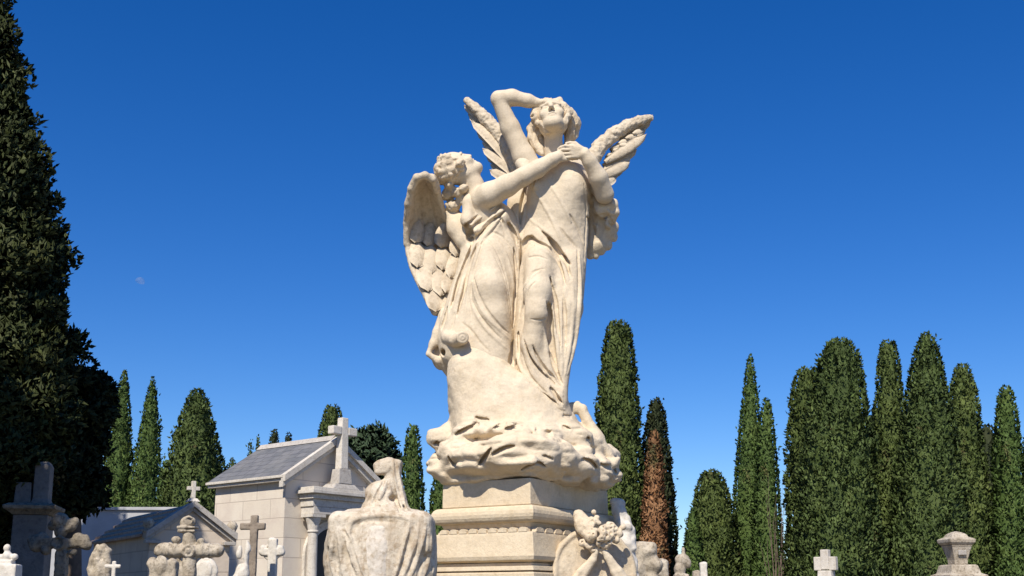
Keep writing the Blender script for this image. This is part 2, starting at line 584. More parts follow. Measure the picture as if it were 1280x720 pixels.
        for j, h in good:
            if last is not None and abs(h[1] - last[1]) > 0.12:
                h = np.array([h[0], last[1], h[2]])
            last = h
            w = math.sin(PI * (j + 0.5) / n) ** 0.6 if taper else 1.0
            rr = max(r * w, 0.003)
            seg.append(h + np.array([0, (-0.35 * rr if kind == 'groove' else 0.25 * rr) + off, 0]))
            rad.append(rr)
        if len(seg) > 1:
            self.cord(seg, rad, k or r * 0.9, sub=(kind == 'groove'))
            for q_ in range(deep):                 # undercut: the cut runs inward and a little upward
                o_ = np.array([0, 0.7, 0.5]) * r * 1.2 * (q_ + 1)
                self.cord([p_ + o_ for p_ in seg], [x * (0.9 - 0.15 * q_) for x in rad], 0.006, sub=True)

    def mesh(self, name):
        v = self.v
        # close the box
        v[0], v[-1] = 0.5, 0.5
        v[:, 0], v[:, -1] = 0.5, 0.5
        v[:, :, 0], v[:, :, -1] = 0.5, 0.5
        ins = v < 0
        nx, ny, nz = v.shape
        cnt = np.zeros((nx - 1, ny - 1, nz - 1), np.int8)
        for a in (0, 1):
            for b in (0, 1):
                for c in (0, 1):
                    cnt += ins[a:nx - 1 + a, b:ny - 1 + b, c:nz - 1 + c]
        act = (cnt > 0) & (cnt < 8)
        I = np.stack(np.nonzero(act), 1)
        cid = np.full(act.shape, -1, np.int32)
        cid[act] = np.arange(len(I))
        cor = np.array([(a, b, c) for a in (0, 1) for b in (0, 1) for c in (0, 1)])
        val = np.stack([v[I[:, 0] + a, I[:, 1] + b, I[:, 2] + c] for a, b, c in cor], 1)
        acc = np.zeros((len(I), 3))
        num = np.zeros(len(I))
        for e0 in range(8):
            for e1 in range(e0 + 1, 8):
                if np.abs(cor[e0] - cor[e1]).sum() != 1:
                    continue
                a, b = val[:, e0], val[:, e1]
                m = (a < 0) != (b < 0)
                t = np.where(m, a / np.where(m, a - b, 1), 0)
                acc += m[:, None] * (cor[e0] + t[:, None] * (cor[e1] - cor[e0]))
                num += m
        verts = self.lo + self.h * (I + acc / num[:, None])
        faces = []
        for axis in range(3):
            o = [x for x in range(3) if x != axis]
            s0 = [slice(None)] * 3
            s1 = [slice(None)] * 3
            s0[axis], s1[axis] = slice(0, -1), slice(1, None)
            A, Bv = ins[tuple(s0)], ins[tuple(s1)]
            E = np.stack(np.nonzero(A != Bv), 1)
            lim = np.array(act.shape)
            okm = np.ones(len(E), bool)
            for x in o:
                okm &= (E[:, x] > 0) & (E[:, x] < lim[x])
            E = E[okm]
            flip = A[E[:, 0], E[:, 1], E[:, 2]]
            quad = []
            for da, db in ((0, 0), (1, 0), (1, 1), (0, 1)):
                c = E.copy()
                c[:, o[0]] -= da
                c[:, o[1]] -= db
                quad.append(cid[c[:, 0], c[:, 1], c[:, 2]])
            Q = np.stack(quad, 1)
            fl = flip if axis != 1 else ~flip
            Q[~fl] = Q[~fl][:, ::-1]
            faces.append(Q)
        faces = np.concatenate(faces)
        faces = faces[(faces >= 0).all(1)]
        return np_mesh(name, verts, faces)


def rotx(t):
    c, s = math.cos(t), math.sin(t)
    return np.array([[1, 0, 0], [0, c, -s], [0, s, c]])


def unit(v):
    v = np.array(v, float)
    return v / np.linalg.norm(v)


def frame_head(f, roll_up=(0, 0, 1)):
    """rows: right, face-forward, up"""
    f = unit(f)
    r = unit(np.cross(f, roll_up))
    u = np.cross(r, f)
    return np.array([r, f, u])


def head(F_, c, A, s=1.0, nose=1.0):
    """carve a face; A rows are right, forward, up"""
    r, f, u = A
    Q = lambda a, b, d: c + s * (a * r + b * f + d * u)
    F_.ell(Q(0, -0.015, 0.035), np.array([0.105, 0.128, 0.120]) * s, 0.02, A)
    F_.ell(Q(0, 0.030, -0.055), np.array([0.082, 0.085, 0.105]) * s, 0.05, A)
    F_.ell(Q(0, 0.078, -0.135), np.array([0.042, 0.034, 0.030]) * s, 0.045, A)      # chin
    F_.cone(Q(-0.075, -0.02, -0.08), Q(-0.02, 0.075, -0.135), 0.026 * s, 0.024 * s, 0.04)  # jaw
    F_.cone(Q(0.075, -0.02, -0.08), Q(0.02, 0.075, -0.135), 0.026 * s, 0.024 * s, 0.04)
    for sx in (-1, 1):
        F_.ell(Q(sx * 0.043, 0.118, 0.0), np.array([0.027, 0.020, 0.019]) * s, 0.015, A, sub=True)
        F_.ell(Q(sx * 0.043, 0.100, 0.0), np.array([0.019, 0.016, 0.014]) * s, 0.004, A)       # eye
        F_.cone(Q(sx * 0.015, 0.120, 0.030), Q(sx * 0.068, 0.098, 0.026), 0.010 * s, 0.008 * s, 0.012)  # brow
        F_.ell(Q(sx * 0.055, 0.086, -0.045), np.array([0.030, 0.028, 0.030]) * s, 0.03, A)     # cheek
        F_.ell(Q(sx * 0.108, -0.01, -0.015), np.array([0.014, 0.026, 0.036]) * s, 0.01, A)     # ear
    F_.cone(Q(0, 0.116, 0.012), Q(0, 0.118 + 0.032 * nose, -0.042), 0.010 * s, 0.017 * s, 0.012)     # nose
    F_.ell(Q(-0.014, 0.130, -0.048), np.array([0.011, 0.012, 0.009]) * s, 0.006, A)
    F_.ell(Q(0.014, 0.130, -0.048), np.array([0.011, 0.012, 0.009]) * s, 0.006, A)
    F_.ell(Q(0, 0.112, -0.078), np.array([0.028, 0.016, 0.009]) * s, 0.008, A)        # lips
    F_.ell(Q(0, 0.108, -0.096), np.array([0.023, 0.016, 0.010]) * s, 0.008, A)
    F_.cone(Q(-0.028, 0.120, -0.087), Q(0.028, 0.120, -0.087), 0.004 * s, 0.004 * s, 0.004, sub=True)


def hand(F_, wrist, d, nrm, thumb, s=1.0, curl=(0.25, 0.35, 0.3), spread=0.10):
    """wrist point, pointing direction, palm normal, thumb side (unit vectors)"""
    d, nrm, th = unit(d), unit(nrm), unit(thumb)
    kn = []
    for i, off in enumerate((0.034, 0.012, -0.011, -0.032)):
        k_ = wrist + d * (0.095 - 0.006 * abs(i - 1)) * s + th * off * s
        kn.append(k_)
        F_.cone(wrist + th * off * 0.6 * s, k_, 0.019 * s, 0.0135 * s, 0.016)
    Ls = ((0.046, 0.030, 0.024), (0.050, 0.034, 0.026), (0.047, 0.032, 0.025), (0.038, 0.025, 0.021))
    for i, (k_, L) in enumerate(zip(kn, Ls)):
        dd = unit(d + th * spread * (1.5 - i) * 0.6)
        p, rad, a = k_, 0.0115 * s, 0.0
        for sidx, (l, c) in enumerate(zip(L, curl)):
            a += c
            q = p + (dd * math.cos(a) + nrm * math.sin(a)) * l * s
            F_.cone(p, q, rad, rad * 0.9, 0.005)
            p, rad = q, rad * 0.9
    p = wrist + d * 0.03 * s + th * 0.028 * s
    q = p + unit(d * 0.7 + th * 0.75 + nrm * 0.25) * 0.05 * s
    F_.cone(p, q, 0.017 * s, 0.0135 * s, 0.012)
    q2 = q + unit(d * 0.95 + th * 0.25 + nrm * 0.3) * 0.035 * s
    F_.cone(q, q2, 0.013 * s, 0.011 * s, 0.006)
    F_.cone(q2, q2 + unit(d + nrm * 0.3) * 0.025 * s, 0.011 * s, 0.009 * s, 0.005)


def secs(rows):
    """rows (py, pxL, pxR, d_center, half depth px) -> loft sections"""
    out = []
    for py, l, r, d, hd in rows:
        c = P((l + r) / 2, py, d)
        out.append((c[2], c[0], c[1], (r - l) / 2 * PX, hd * PX))
    return out


HV = 0.0056        # sculpting resolution
#==STATUE==
def fpart(name, fld, mat, parent, base):
    me = fld.mesh(name)
    n = len(me.vertices)
    co = np.empty(n * 3, np.float32)
    me.vertices.foreach_get('co', co)
    co = co.reshape(-1, 3) - np.array(base, np.float32)
    me.vertices.foreach_set('co', co.ravel())
    return link(name, me, mat, parent, True)


# ------------------------------------------------------------------ the angel group
BASE = P(655, 606, 0.0)
BASE[1] = Y0 + 0.06
statue = thing('angel_statue', 'cream stone statue of two embracing winged angels rising from a rocky cloud base', 'statue', BASE)
WLO, WHI = np.array([-1.0, Y0 - 0.75, 2.3]), np.array([1.2, Y0 + 0.75, 5.9])


def box_field(px0, px1, py0, py1, d0, d1, h=HV):
    a = P(px0, py1, d1)
    b = P(px1, py0, d1)
    c = P(px0, py1, d0)
    e = P(px1, py0, d0)
    lo = (min(a[0], c[0]), Y0 + d0, min(a[2], c[2]))
    hi = (max(b[0], e[0]), Y0 + d1, max(b[2], e[2]))
    return Field(lo, hi, h)


# ---- standing angel: head, neck and arms
sk = box_field(600, 785, 95, 330, -0.50, 0.40, 0.0060)
hc = P(690, 148, -0.07)
HA = frame_head((-0.10, -math.cos(math.radians(25)), math.sin(math.radians(25))), (-0.12, 0, 1))
head(sk, hc, HA, 1.06)
sk.chain([hc - 0.07 * HA[2] - 0.02 * HA[1], P(692, 190, 0.0), P(694, 212, 0.02)], [0.070, 0.068, 0.10], 0.05)
sk.ell(P(696, 220, 0.03), (0.19, 0.095, 0.13), 0.05)
sk.ell(P(694, 290, 0.02), (0.15, 0.10, 0.30), 0.05)
sk.chain([P(664, 210, 0.0), P(655, 196, -0.01), P(638, 160, -0.05), P(624, 126, -0.10)], [0.085, 0.084, 0.071, 0.056], 0.03)
sk.chain([P(623, 123, -0.10), P(640, 122, -0.10), P(660, 126, -0.10), P(674, 130, -0.085)], [0.060, 0.062, 0.050, 0.038], 0.02)
hand(sk, P(672, 129, -0.085), (1, -0.10, -0.10), (0.1, 0.4, -0.9), (0, -1, 0.0), 1.05, (0.15, 0.25, 0.2))
sk.chain([P(734, 214, 0.03), P(748, 230, -0.02), P(755, 243, -0.09)], [0.085, 0.078, 0.068], 0.03)
sk.chain([P(756, 243, -0.10), P(748, 222, -0.18), P(737, 202, -0.24), P(731, 193, -0.265)], [0.068, 0.068, 0.052, 0.041], 0.02)
hand(sk, P(732, 192, -0.265), (-1, 0.02, 0.16), (-0.1, 0.8, -0.6), (0, -0.3, 1), 1.15, (0.2, 0.35, 0.3))
fig_b = fpart('angel_figure', sk, M['statue'], statue, BASE)

# hair of the standing angel
hr = box_field(650, 735, 112, 200, -0.35, 0.30, 0.0060)
hr.ell(hc - 0.055 * HA[1] + 0.035 * HA[2], (0.120, 0.130, 0.125), 0.02, HA)
rs = random.Random(3)
for sx in (-1, 1):
    for i in range(13):
        t = i / 12
        ang = math.radians(65 - 175 * t)
        q = hc + HA[0] * (sx * -1) * -(0.118 * abs(math.cos(ang)) + 0.008) * 1.0 + HA[2] * (0.13 * math.sin(ang)) + HA[1] * (0.045 - 0.04 * t + rs.uniform(-.012, .012))
        hr.ell(q, np.array([0.030, 0.034, 0.032]) * rs.uniform(0.8, 1.25), 0.012)
for i in range(9):
    q = hc + HA[0] * (-0.08 + 0.02 * i) + HA[2] * (0.118 + rs.uniform(-.01, .012)) + HA[1] * 0.055
    hr.ell(q, (0.024, 0.026, 0.024), 0.01)
# locks falling on both sides of the neck
hr.chain([P(671, 150, -0.02), P(666, 163, 0.0), P(666, 174, 0.0), P(672, 184, -0.02), P(678, 193, -0.06)], [0.040, 0.044, 0.044, 0.034, 0.018], 0.02)
hr.chain([P(674, 172, 0.03), P(680, 186, 0.03)], [0.055, 0.05], 0.02)
hr.chain([P(712, 142, -0.05), P(717, 155, -0.02), P(715, 168, 0.0), P(708, 182, 0.02)], [0.042, 0.050, 0.046, 0.036], 0.02)
for ln in ([(664, 158), (668, 170), (672, 186)], [(670, 156), (671, 172), (677, 190)], [(712, 140), (718, 155), (714, 172)], [(716, 146), (722, 160), (716, 178)], [(708, 132), (716, 142)], [(668, 140), (662, 152)]):
    hr.fold(ln, 0.009)
hr.displace(0.011, 30, 5, 2, (1, 1, 0.5))
fpart('hair', hr, M['statue_hair'], fig_b, BASE)

# ---- robe of the standing angel
rb = box_field(625, 790, 185, 535, -0.50, 0.45)
rb.loft(secs([
    (203, 664, 728, 0.03, 16), (216, 656, 742, 0.01, 23), (232, 659, 742, 0.0, 27), (255, 658, 738, 0.0, 27),
    (280, 654, 736, 0.0, 26), (305, 649, 735, 0.0, 27), (330, 647, 733, -0.02, 29), (365, 645, 730, -0.04, 31),
    (395, 644, 726, -0.05, 32), (425, 642, 718, -0.06, 32), (455, 641, 709, -0.07, 32), (485, 650, 705, -0.08, 30),
    (508, 668, 712, -0.09, 28), (522, 680, 716, -0.08, 24)]))
rb.ell(P(700, 214, -0.05), (0.17, 0.125, 0.115), 0.06)
rb.chain([P(655, 226, 0.07), P(650, 255, 0.06), P(649, 300, 0.05)], [0.10, 0.09, 0.08], 0.04)
rb.ell(P(712, 234, -0.11), (0.125, 0.105, 0.155), 0.06)
rb.ell(P(678, 238, -0.09), (0.11, 0.09, 0.13), 0.06)
rb.ell(P(698, 262, -0.07), (0.16, 0.12, 0.20), 0.06)
rb.ell(P(694, 300, -0.08), (0.13, 0.10, 0.13), 0.06)                    # belly
rb.chain([P(676, 325, -0.14), P(672, 365, -0.24), P(671, 392, -0.28)], [0.115, 0.098, 0.080], 0.04)   # bent leg
rb.chain([P(671, 386, -0.27), P(665, 430, -0.225), P(668, 470, -0.20), P(690, 497, -0.22)], [0.078, 0.078, 0.062, 0.05], 0.03)
rb.chain([P(712, 330, -0.10), P(712, 385, -0.14), P(704, 440, -0.16), P(700, 500, -0.20)], [0.10, 0.085, 0.07, 0.045], 0.05)
# strap over the raised shoulder, cloth caught at the other elbow
rb.chain([P(654, 205, -0.04), P(660, 215, -0.13), P(668, 232, -0.17)], [0.06, 0.04, 0.03], 0.03)
rb.chain([P(742, 246, 0.08), P(752, 262, 0.02), P(766, 256, -0.02)], [0.05, 0.055, 0.035], 0.03)
rb.chain([P(768, 252, -0.02), P(769, 266, 0.0), P(762, 280, 0.06)], [0.022, 0.03, 0.04], 0.02)
rb.chain([P(742, 236, 0.16), P(746, 262, 0.17), P(752, 286, 0.20), P(746, 306, 0.20), P(738, 319, 0.20)], [0.08, 0.10, 0.115, 0.08, 0.035], 0.03)
for x_, y_, r_ in ((768, 284, .035), (767, 296, .032), (760, 306, .034), (752, 313, .03), (745, 319, .026)):
    rb.ell(P(x_, y_, 0.19), (r_, r_, r_ * 1.3), 0.012)
for ln, r in (([(741, 262), (748, 272), (752, 285), (748, 300)], 0.022), ([(733, 270), (742, 285), (746, 300)], 0.02),
              ([(752, 268), (763, 276), (768, 290)], 0.018), ([(735, 245), (740, 262), (742, 282), (740, 305)], 0.022)):
    rb.fold(ln, r)
for ln, r in (([(738, 262), (744, 275), (745, 290)], 0.014), ([(742, 280), (748, 285), (744, 296)], 0.012), ([(758, 262), (766, 268), (770, 264)], 0.012)):
    rb.fold(ln, r, 'ridge')
G = [  # grooves over the standing angel's robe
    ([(647, 345), (650, 322), (657, 304), (664, 299), (671, 303)], 0.020), ([(664, 299), (682, 309), (694, 322), (702, 342), (706, 360)], 0.016),
    ([(671, 282), (686, 298), (698, 312), (708, 330), (714, 350)], 0.014), ([(686, 298), (699, 318), (712, 330)], 0.020),
    ([(700, 285), (712, 300), (724, 312)], 0.011), 
    ([(712, 268), (724, 290), (731, 310)], 0.010),
    ([(660, 322), (672, 320), (684, 324)], 0.007), ([(649, 396), (652, 374), (658, 352), (666, 340), (680, 336)], 0.010),
    ([(657, 380), (662, 360), (672, 350)], 0.006), ([(684, 378), (687, 392), (688, 420), (692, 445), (697, 462)], 0.024),
    ([(687, 345), (694, 375), (697, 405), (700, 440)], 0.014), ([(704, 362), (706, 395), (706, 425), (703, 455)], 0.013),
    ([(714, 345), (716, 380), (713, 415), (708, 445)], 0.010), ([(664, 399), (676, 400), (683, 397)], 0.005),
    ([(722, 310), (724, 350), (722, 390)], 0.010), ([(655, 425), (662, 448), (676, 468), (690, 480), (698, 490)], 0.015),
    ([(666, 432), (676, 455), (690, 472), (700, 483)], 0.012), ([(684, 425), (690, 450), (698, 470), (703, 484)], 0.014),
    ([(648, 415), (648, 440), (645, 462)], 0.012), ([(652, 440), (658, 462), (668, 478), (684, 492)], 0.011),
    ([(676, 492), (686, 500), (697, 508)], 0.016), ([(688, 486), (696, 497), (702, 504)], 0.014),
    ([(650, 300), (648, 320), (646, 350), (644, 380), (642, 410)], 0.024),
    ([(664, 216), (658, 235), (652, 258), (650, 285)], 0.016), ([(672, 212), (668, 224), (664, 238)], 0.009), ([(680, 204), (676, 214), (672, 226)], 0.008),
    ([(730, 230), (733, 260), (732, 300), (730, 340)], 0.009),
]
for ln, r in G:
    rb.fold(ln, r * 1.3, k=r * 0.7, off=0.2 * r, deep=2 if r >= 0.012 else 0)
RD = [
    ([(668, 306), (686, 318), (697, 335), (704, 360), (705, 385)], 0.015), ([(680, 290), (696, 308), (710, 335)], 0.012), ([(652, 395), (656, 370), (664, 348), (676, 338)], 0.008),
    ([(690, 345), (695, 380), (697, 430), (700, 475)], 0.017), ([(700, 330), (706, 360), (705, 410), (702, 455), (703, 490)], 0.018), ([(712, 335), (716, 375), (713, 425), (706, 470)], 0.018),
    ([(724, 318), (725, 370), (719, 425), (709, 468)], 0.018), ([(645, 425), (649, 452), (660, 474), (680, 492), (703, 509)], 0.019), ([(653, 415), (659, 445), (673, 466), (691, 482), (704, 495)], 0.017),
    ([(667, 425), (675, 448), (689, 468), (702, 482)], 0.014), ([(679, 410), (686, 440), (697, 466)], 0.013), ([(644, 462), (655, 476), (672, 491), (690, 505), (706, 512)], 0.014),
    ([(668, 238), (682, 260), (694, 284), (700, 300)], 0.011), ([(684, 226), (700, 250), (714, 278)], 0.011), ([(658, 268), (672, 282), (690, 294)], 0.011),
]
for ln, r in RD:
    rb.fold(ln, r, 'ridge', k=0.010)
rb.displace(0.0016, 26, 9, 2)
fpart('robe', rb, M['statue'], fig_b, BASE)

# ---- leaning angel: head, neck, arm
s2 = box_field(535, 725, 175, 340, -0.50, 0.35, 0.0060)
ac = P(572, 211, -0.08)
AA = frame_head((0.42, -0.08, 0.90), (-0.90, -0.18, 0.40))
head(s2, ac, AA, 0.98, 0.35)
s2.chain([ac - 0.075 * AA[2] - 0.025 * AA[1], P(592, 232, -0.05), P(598, 252, -0.02)], [0.072, 0.070, 0.105], 0.05)
s2.ell(P(606, 268, -0.02), (0.15, 0.12, 0.16), 0.05)
s2.chain([P(604, 250, -0.10), P(612, 244, -0.15), P(634, 232, -0.21), P(654, 221, -0.245)], [0.10, 0.094, 0.078, 0.066], 0.03)
s2.chain([P(654, 221, -0.245), P(672, 211, -0.25), P(690, 200, -0.25), P(697, 196, -0.245)], [0.068, 0.064, 0.049, 0.040], 0.02)
hand(s2, P(694, 197, -0.245), (1, 0.12, 0.30), (0.1, 1, -0.1), (0, 0, 1), 1.05, (0.1, 0.2, 0.2))
fig_a = fpart('angel_figure', s2, M['statue'], statue, BASE)

h2 = box_field(530, 610, 178, 290, -0.35, 0.30, 0.0060)
h2.ell(ac - 0.035 * AA[1] + 0.045 * AA[2], (0.118, 0.122, 0.112), 0.02, AA)
for i in range(42):
    a, b = rs.uniform(-PI, PI), rs.uniform(-0.2, 1.2)
    v = AA[0] * math.cos(a) * math.cos(b) + AA[2] * math.sin(b) + AA[1] * min(0.25, math.sin(a) * math.cos(b))
    if (v @ AA[1]) > 0.4:
        continue
    h2.ell(ac - 0.02 * AA[1] + 0.02 * AA[2] + unit(v) * 0.128, np.array([0.030, 0.030, 0.026]) * rs.uniform(0.8, 1.2), 0.010)
for q, r in (((560, 243, -0.02), 0.055), ((571, 241, -0.06), 0.045), ((566, 258, 0.0), 0.055), ((578, 250, -0.02), 0.05), ((561, 231, -0.06), 0.045), ((580, 236, -0.10), 0.036)):
    h2.ell(P(*q), (r, r, r * 0.85), 0.015)
h2.displace(0.012, 30, 15, 2)
fpart('hair', h2, M['statue_hair'], fig_a, BASE)

ra = box_field(525, 662, 225, 490, -0.50, 0.40)
ra.loft(secs([
    (250, 588, 622, 0.02, 15), (264, 578, 642, 0.0, 22), (285, 574, 650, 0.0, 25), (310, 577, 652, 0.0, 27), (340, 570, 650, -0.02, 30), (370, 560, 647, -0.03, 32),
    (400, 551, 645, -0.04, 34), (425, 547, 643, -0.05, 34), (450, 553, 642, -0.06, 33), (475, 575, 655, -0.07, 30)]))
ra.chain([P(609, 320, -0.10), P(611, 360, -0.17), P(616, 395, -0.17), P(622, 440, -0.14)], [0.12, 0.12, 0.10, 0.085], 0.06)
ra.ell(P(622, 272, -0.12), (0.08, 0.07, 0.08), 0.05)
ra.chain([P(589, 236, 0.0), P(587, 254, -0.09), P(584, 275, -0.12), P(590, 290, -0.15)], [0.045, 0.05, 0.045, 0.04], 0.03)
ra.chain([P(566, 268, 0.06), P(572, 285, 0.03), P(580, 300, 0.0)], [0.06, 0.075, 0.07], 0.04)
# rolled hem and the flap hanging from it
ra.chain([P(557, 412, -0.06), P(561, 422, -0.16), P(569, 425, -0.25), P(577, 423, -0.30)], [0.045, 0.050, 0.048, 0.050], 0.014)
ra.torus(P(578, 422, -0.338), 0.034, 0.012, (0.15, -1, -0.2), 0.008)
ra.torus(P(578, 422, -0.342), 0.014, 0.010, (0.15, -1, -0.2), 0.005)
ra.chain([P(556, 392, -0.02), P(547, 415, -0.04), P(541, 430, -0.05), P(535, 442, -0.06)], [0.045, 0.034, 0.026, 0.014], 0.025)
ra.chain([P(536, 443, -0.06), P(548, 451, -0.04), P(556, 458, 0.0), P(560, 469, 0.02)], [0.018, 0.030, 0.032, 0.016], 0.015)
ra.ell(P(551, 438, 0.05), (0.075, 0.06, 0.15), 0.03)
ra.cone(P(550, 441, -0.18), P(557, 440, -0.06), 0.030, 0.024, 0.012, sub=True)
G2 = [
    ([(586, 288), (600, 279), (614, 268), (630, 254)], 0.018), ([(582, 280), (592, 276), (606, 266), (618, 256)], 0.012), ([(590, 304), (602, 290), (616, 276), (632, 264)], 0.016),
    ([(582, 284), (586, 294), (589, 304)], 0.034), ([(592, 312), (606, 300), (618, 286), (628, 272)], 0.010),
    ([(590, 306), (584, 325), (577, 345), (570, 362), (562, 388)], 0.018), ([(598, 300), (590, 322), (584, 345), (578, 370), (571, 396)], 0.013),
    ([(606, 296), (598, 320), (590, 350), (588, 380), (590, 404)], 0.009), ([(592, 345), (598, 368), (610, 390), (624, 406), (638, 418)], 0.009),
    ([(588, 372), (598, 392), (612, 410), (630, 426)], 0.009), ([(604, 296), (616, 306), (626, 325), (634, 352), (639, 385), (641, 415)], 0.008),
    ([(617, 318), (628, 340), (634, 362), (637, 390)], 0.007), ([(612, 288), (628, 296), (640, 312), (645, 340)], 0.008), ([(634, 278), (642, 292), (648, 310)], 0.016),
    ([(642, 310), (645, 345), (643, 380), (641, 410)], 0.012), ([(641, 428), (640, 446), (638, 462)], 0.020), ([(578, 404), (588, 412), (600, 428), (612, 440)], 0.009),
    ([(620, 262), (628, 278), (632, 298)], 0.010), ([(560, 385), (556, 400), (552, 412)], 0.012), ([(568, 392), (566, 404), (564, 412)], 0.010),
]
for ln, r in G2:
    ra.fold(ln, r * 1.3, k=r * 0.7, off=0.2 * r, deep=2 if r >= 0.012 else 0)
for ln, r in (([(584, 283), (598, 273), (612, 262), (622, 254)], 0.014), ([(588, 298), (602, 285), (616, 272), (630, 260)], 0.016), ([(591, 310), (606, 295), (620, 280)], 0.012),
              ([(622, 300), (634, 322), (641, 352), (643, 395)], 0.010), ([(585, 350), (590, 380), (602, 404), (620, 424), (638, 440)], 0.011), ([(562, 350), (556, 375), (550, 400)], 0.013), ([(571, 345), (564, 372), (559, 398)], 0.012), ([(594, 304), (587, 325), (580, 345), (574, 368), (566, 392)], 0.015), ([(602, 300), (594, 325), (587, 350), (583, 380), (580, 402)], 0.011),
              ([(590, 352), (596, 376), (608, 396), (626, 414), (640, 428)], 0.009), ([(646, 300), (648, 340), (646, 380), (643, 420)], 0.010)):
    ra.fold(ln, r, 'ridge', k=0.010)
ra.displace(0.0016, 26, 19, 2)
fpart('robe', ra, M['statue'], fig_a, BASE)


# ---- wings
def blade(vs, fs, root, tip, width, nrm, bend=0.0, thick=0.014, n=9, round_=0.6, sidebend=0.0):
    """one carved feather: a closed leaf with a raised shaft"""
    root, tip, nrm = np.array(root), np.array(tip), unit(nrm)
    d = tip - root
    L = np.linalg.norm(d)
    d = d / L
    s = unit(np.cross(d, nrm))
    nn = np.cross(s, d)
    base = len(vs)
    us = (-1, -0.55, 0, 0.55, 1)
    for side in (1, -1):
        for i in range(n):
            t = i / (n - 1)
            w = width * (0.45 + 0.55 * math.sin(min(1, t / 0.55) * PI / 2)) * (1 - max(0, (t - round_) / (1 - round_)) ** 2.2) ** 0.5
            c = root + d * L * t + nn * bend * math.sin(PI * t) * L + s * sidebend * math.sin(PI * t) * L
            for u in us:
                hgt = thick * (1 - abs(u)) * side if side > 0 else -thick * 0.5 * (1 - abs(u) ** 2)
                if side > 0 and u == 0:
                    hgt += thick * 0.5 * (1 - t)
                vs.append(c + s * w * u + nn * hgt)
    m = len(us)
    for side in range(2):
        o = base + side * n * m
        for i in range(n - 1):
            for j in range(m - 1):
                q = (o + i * m + j, o + i * m + j + 1, o + (i + 1) * m + j + 1, o + (i + 1) * m + j)
                fs.append(q if side else q[::-1])
    o2 = base + n * m
    for i in range(n - 1):
        for j in (0, m - 1):
            q = (base + i * m + j, base + (i + 1) * m + j, o2 + (i + 1) * m + j, o2 + i * m + j)
            fs.append(q if j else q[::-1])


def wing_part(vs, fs, parent, fields=None):
    me = np_mesh('wing', np.array(vs) - BASE, fs)
    bm = bmesh.new()
    bm.from_mesh(me)
    bmesh.ops.recalc_face_normals(bm, faces=bm.faces)
    bm.to_mesh(me)
    bm.free()
    return link('wing', me, M['wing'], parent, False)


# big hollow wing of the leaning angel: sculpted shell with overlapping feathers
wf = box_field(498, 602, 210, 402, -0.50, 0.50)
rows = [  # py, left px, right px, depth left, depth right
    (221, 522, 541, -0.22, -0.20), (232, 515, 546, -0.18, -0.14), (248, 511, 549, -0.12, -0.04), (266, 509, 555, -0.03, 0.06), (284, 508, 566, 0.05, 0.12),
    (302, 509, 582, 0.10, 0.14), (318, 511, 582, 0.08, 0.11), (336, 516, 576, 0.04, 0.07), (354, 524, 569, 0.0, 0.03), (372, 533, 561, -0.02, 0.0), (390, 543, 551, -0.03, -0.02)]
ra_ = np.array(rows, float)
NR, NC = 60, 16
for i in range(NR):
    py = np.interp(i / (NR - 1), np.linspace(0, 1, len(rows)), ra_[:, 0])
    l, r_, dl, dr = (np.interp(py, ra_[:, 0], ra_[:, c]) for c in (1, 2, 3, 4))
    pts = []
    for j in range(NC):
        u = j / (NC - 1)
        hollow = 0.13 * math.sin(PI * u) ** 0.8 * (1 - 0.9 * max(0, (py - 300) / 95))
        pts.append(P(l + (r_ - l) * u, py, dl + (dr - dl) * u + max(hollow, 0)))
    rad = [0.022 for j in range(NC)]
    if i % 1 == 0:
        wf.chain(pts, rad, 0.012)
wf.chain([P(545, 240, -0.12), P(541, 225, -0.22), P(531, 219, -0.25), P(521, 222, -0.24), P(514, 236, -0.19), P(510, 255, -0.11), P(508, 280, 0.02), P(508, 305, 0.08)],
         [0.016, 0.022, 0.026, 0.027, 0.026, 0.025, 0.024, 0.022], 0.015)
wblades = []
for rt, tp, wd, lift in (((524, 276), (519, 306), .060, .03), ((540, 280), (534, 310), .065, .035), ((557, 280), (552, 313), .07, .045), ((576, 292), (570, 324), .07, .05),
                     ((522, 300), (522, 336), .07, .02), ((538, 302), (540, 345), .075, .035), ((556, 306), (553, 340), .07, .035), ((574, 312), (562, 350), .06, .035),
                     ((527, 325), (536, 366), .075, .022), ((548, 328), (551, 372), .075, .026), ((564, 335), (557, 368), .055, .03), ((538, 350), (545, 391), .07, .010)):
    a, b = wf.hit(*rt), wf.hit(*tp)
    if a is None or b is None:
        continue
    wblades.append((a + np.array([0, 0.005, 0]), b + np.array([0, -lift - 0.012, 0]), wd))
for ln in ([(520, 240), (519, 268), (521, 290)], [(528, 238), (529, 268), (533, 292)], [(536, 240), (541, 268), (549, 288)], [(514, 318), (526, 342), (540, 372)], [(576, 322), (562, 352), (550, 380)],
           [(550, 335), (546, 355), (545, 378)], [(524, 322), (534, 340), (541, 352)]):
    wf.fold(ln, 0.009)
wf.displace(0.0025, 24, 33, 2)
wing_a = fpart('wing', wf, M['wing'], fig_a, BASE)
vs, fs = [], []
for a, b, wd in wblades:
    blade(vs, fs, a, b, wd, (0.35, -1, -0.1), bend=0.05, thick=0.017, n=10, round_=0.66)
fm = np_mesh('feathers', np.array(vs) - BASE, fs)
bm = bmesh.new()
bm.from_mesh(wing_a.data)
bm.from_mesh(fm)
bmesh.ops.recalc_face_normals(bm, faces=bm.faces)
bm.to_mesh(wing_a.data)
bm.free()
bpy.data.meshes.remove(fm)

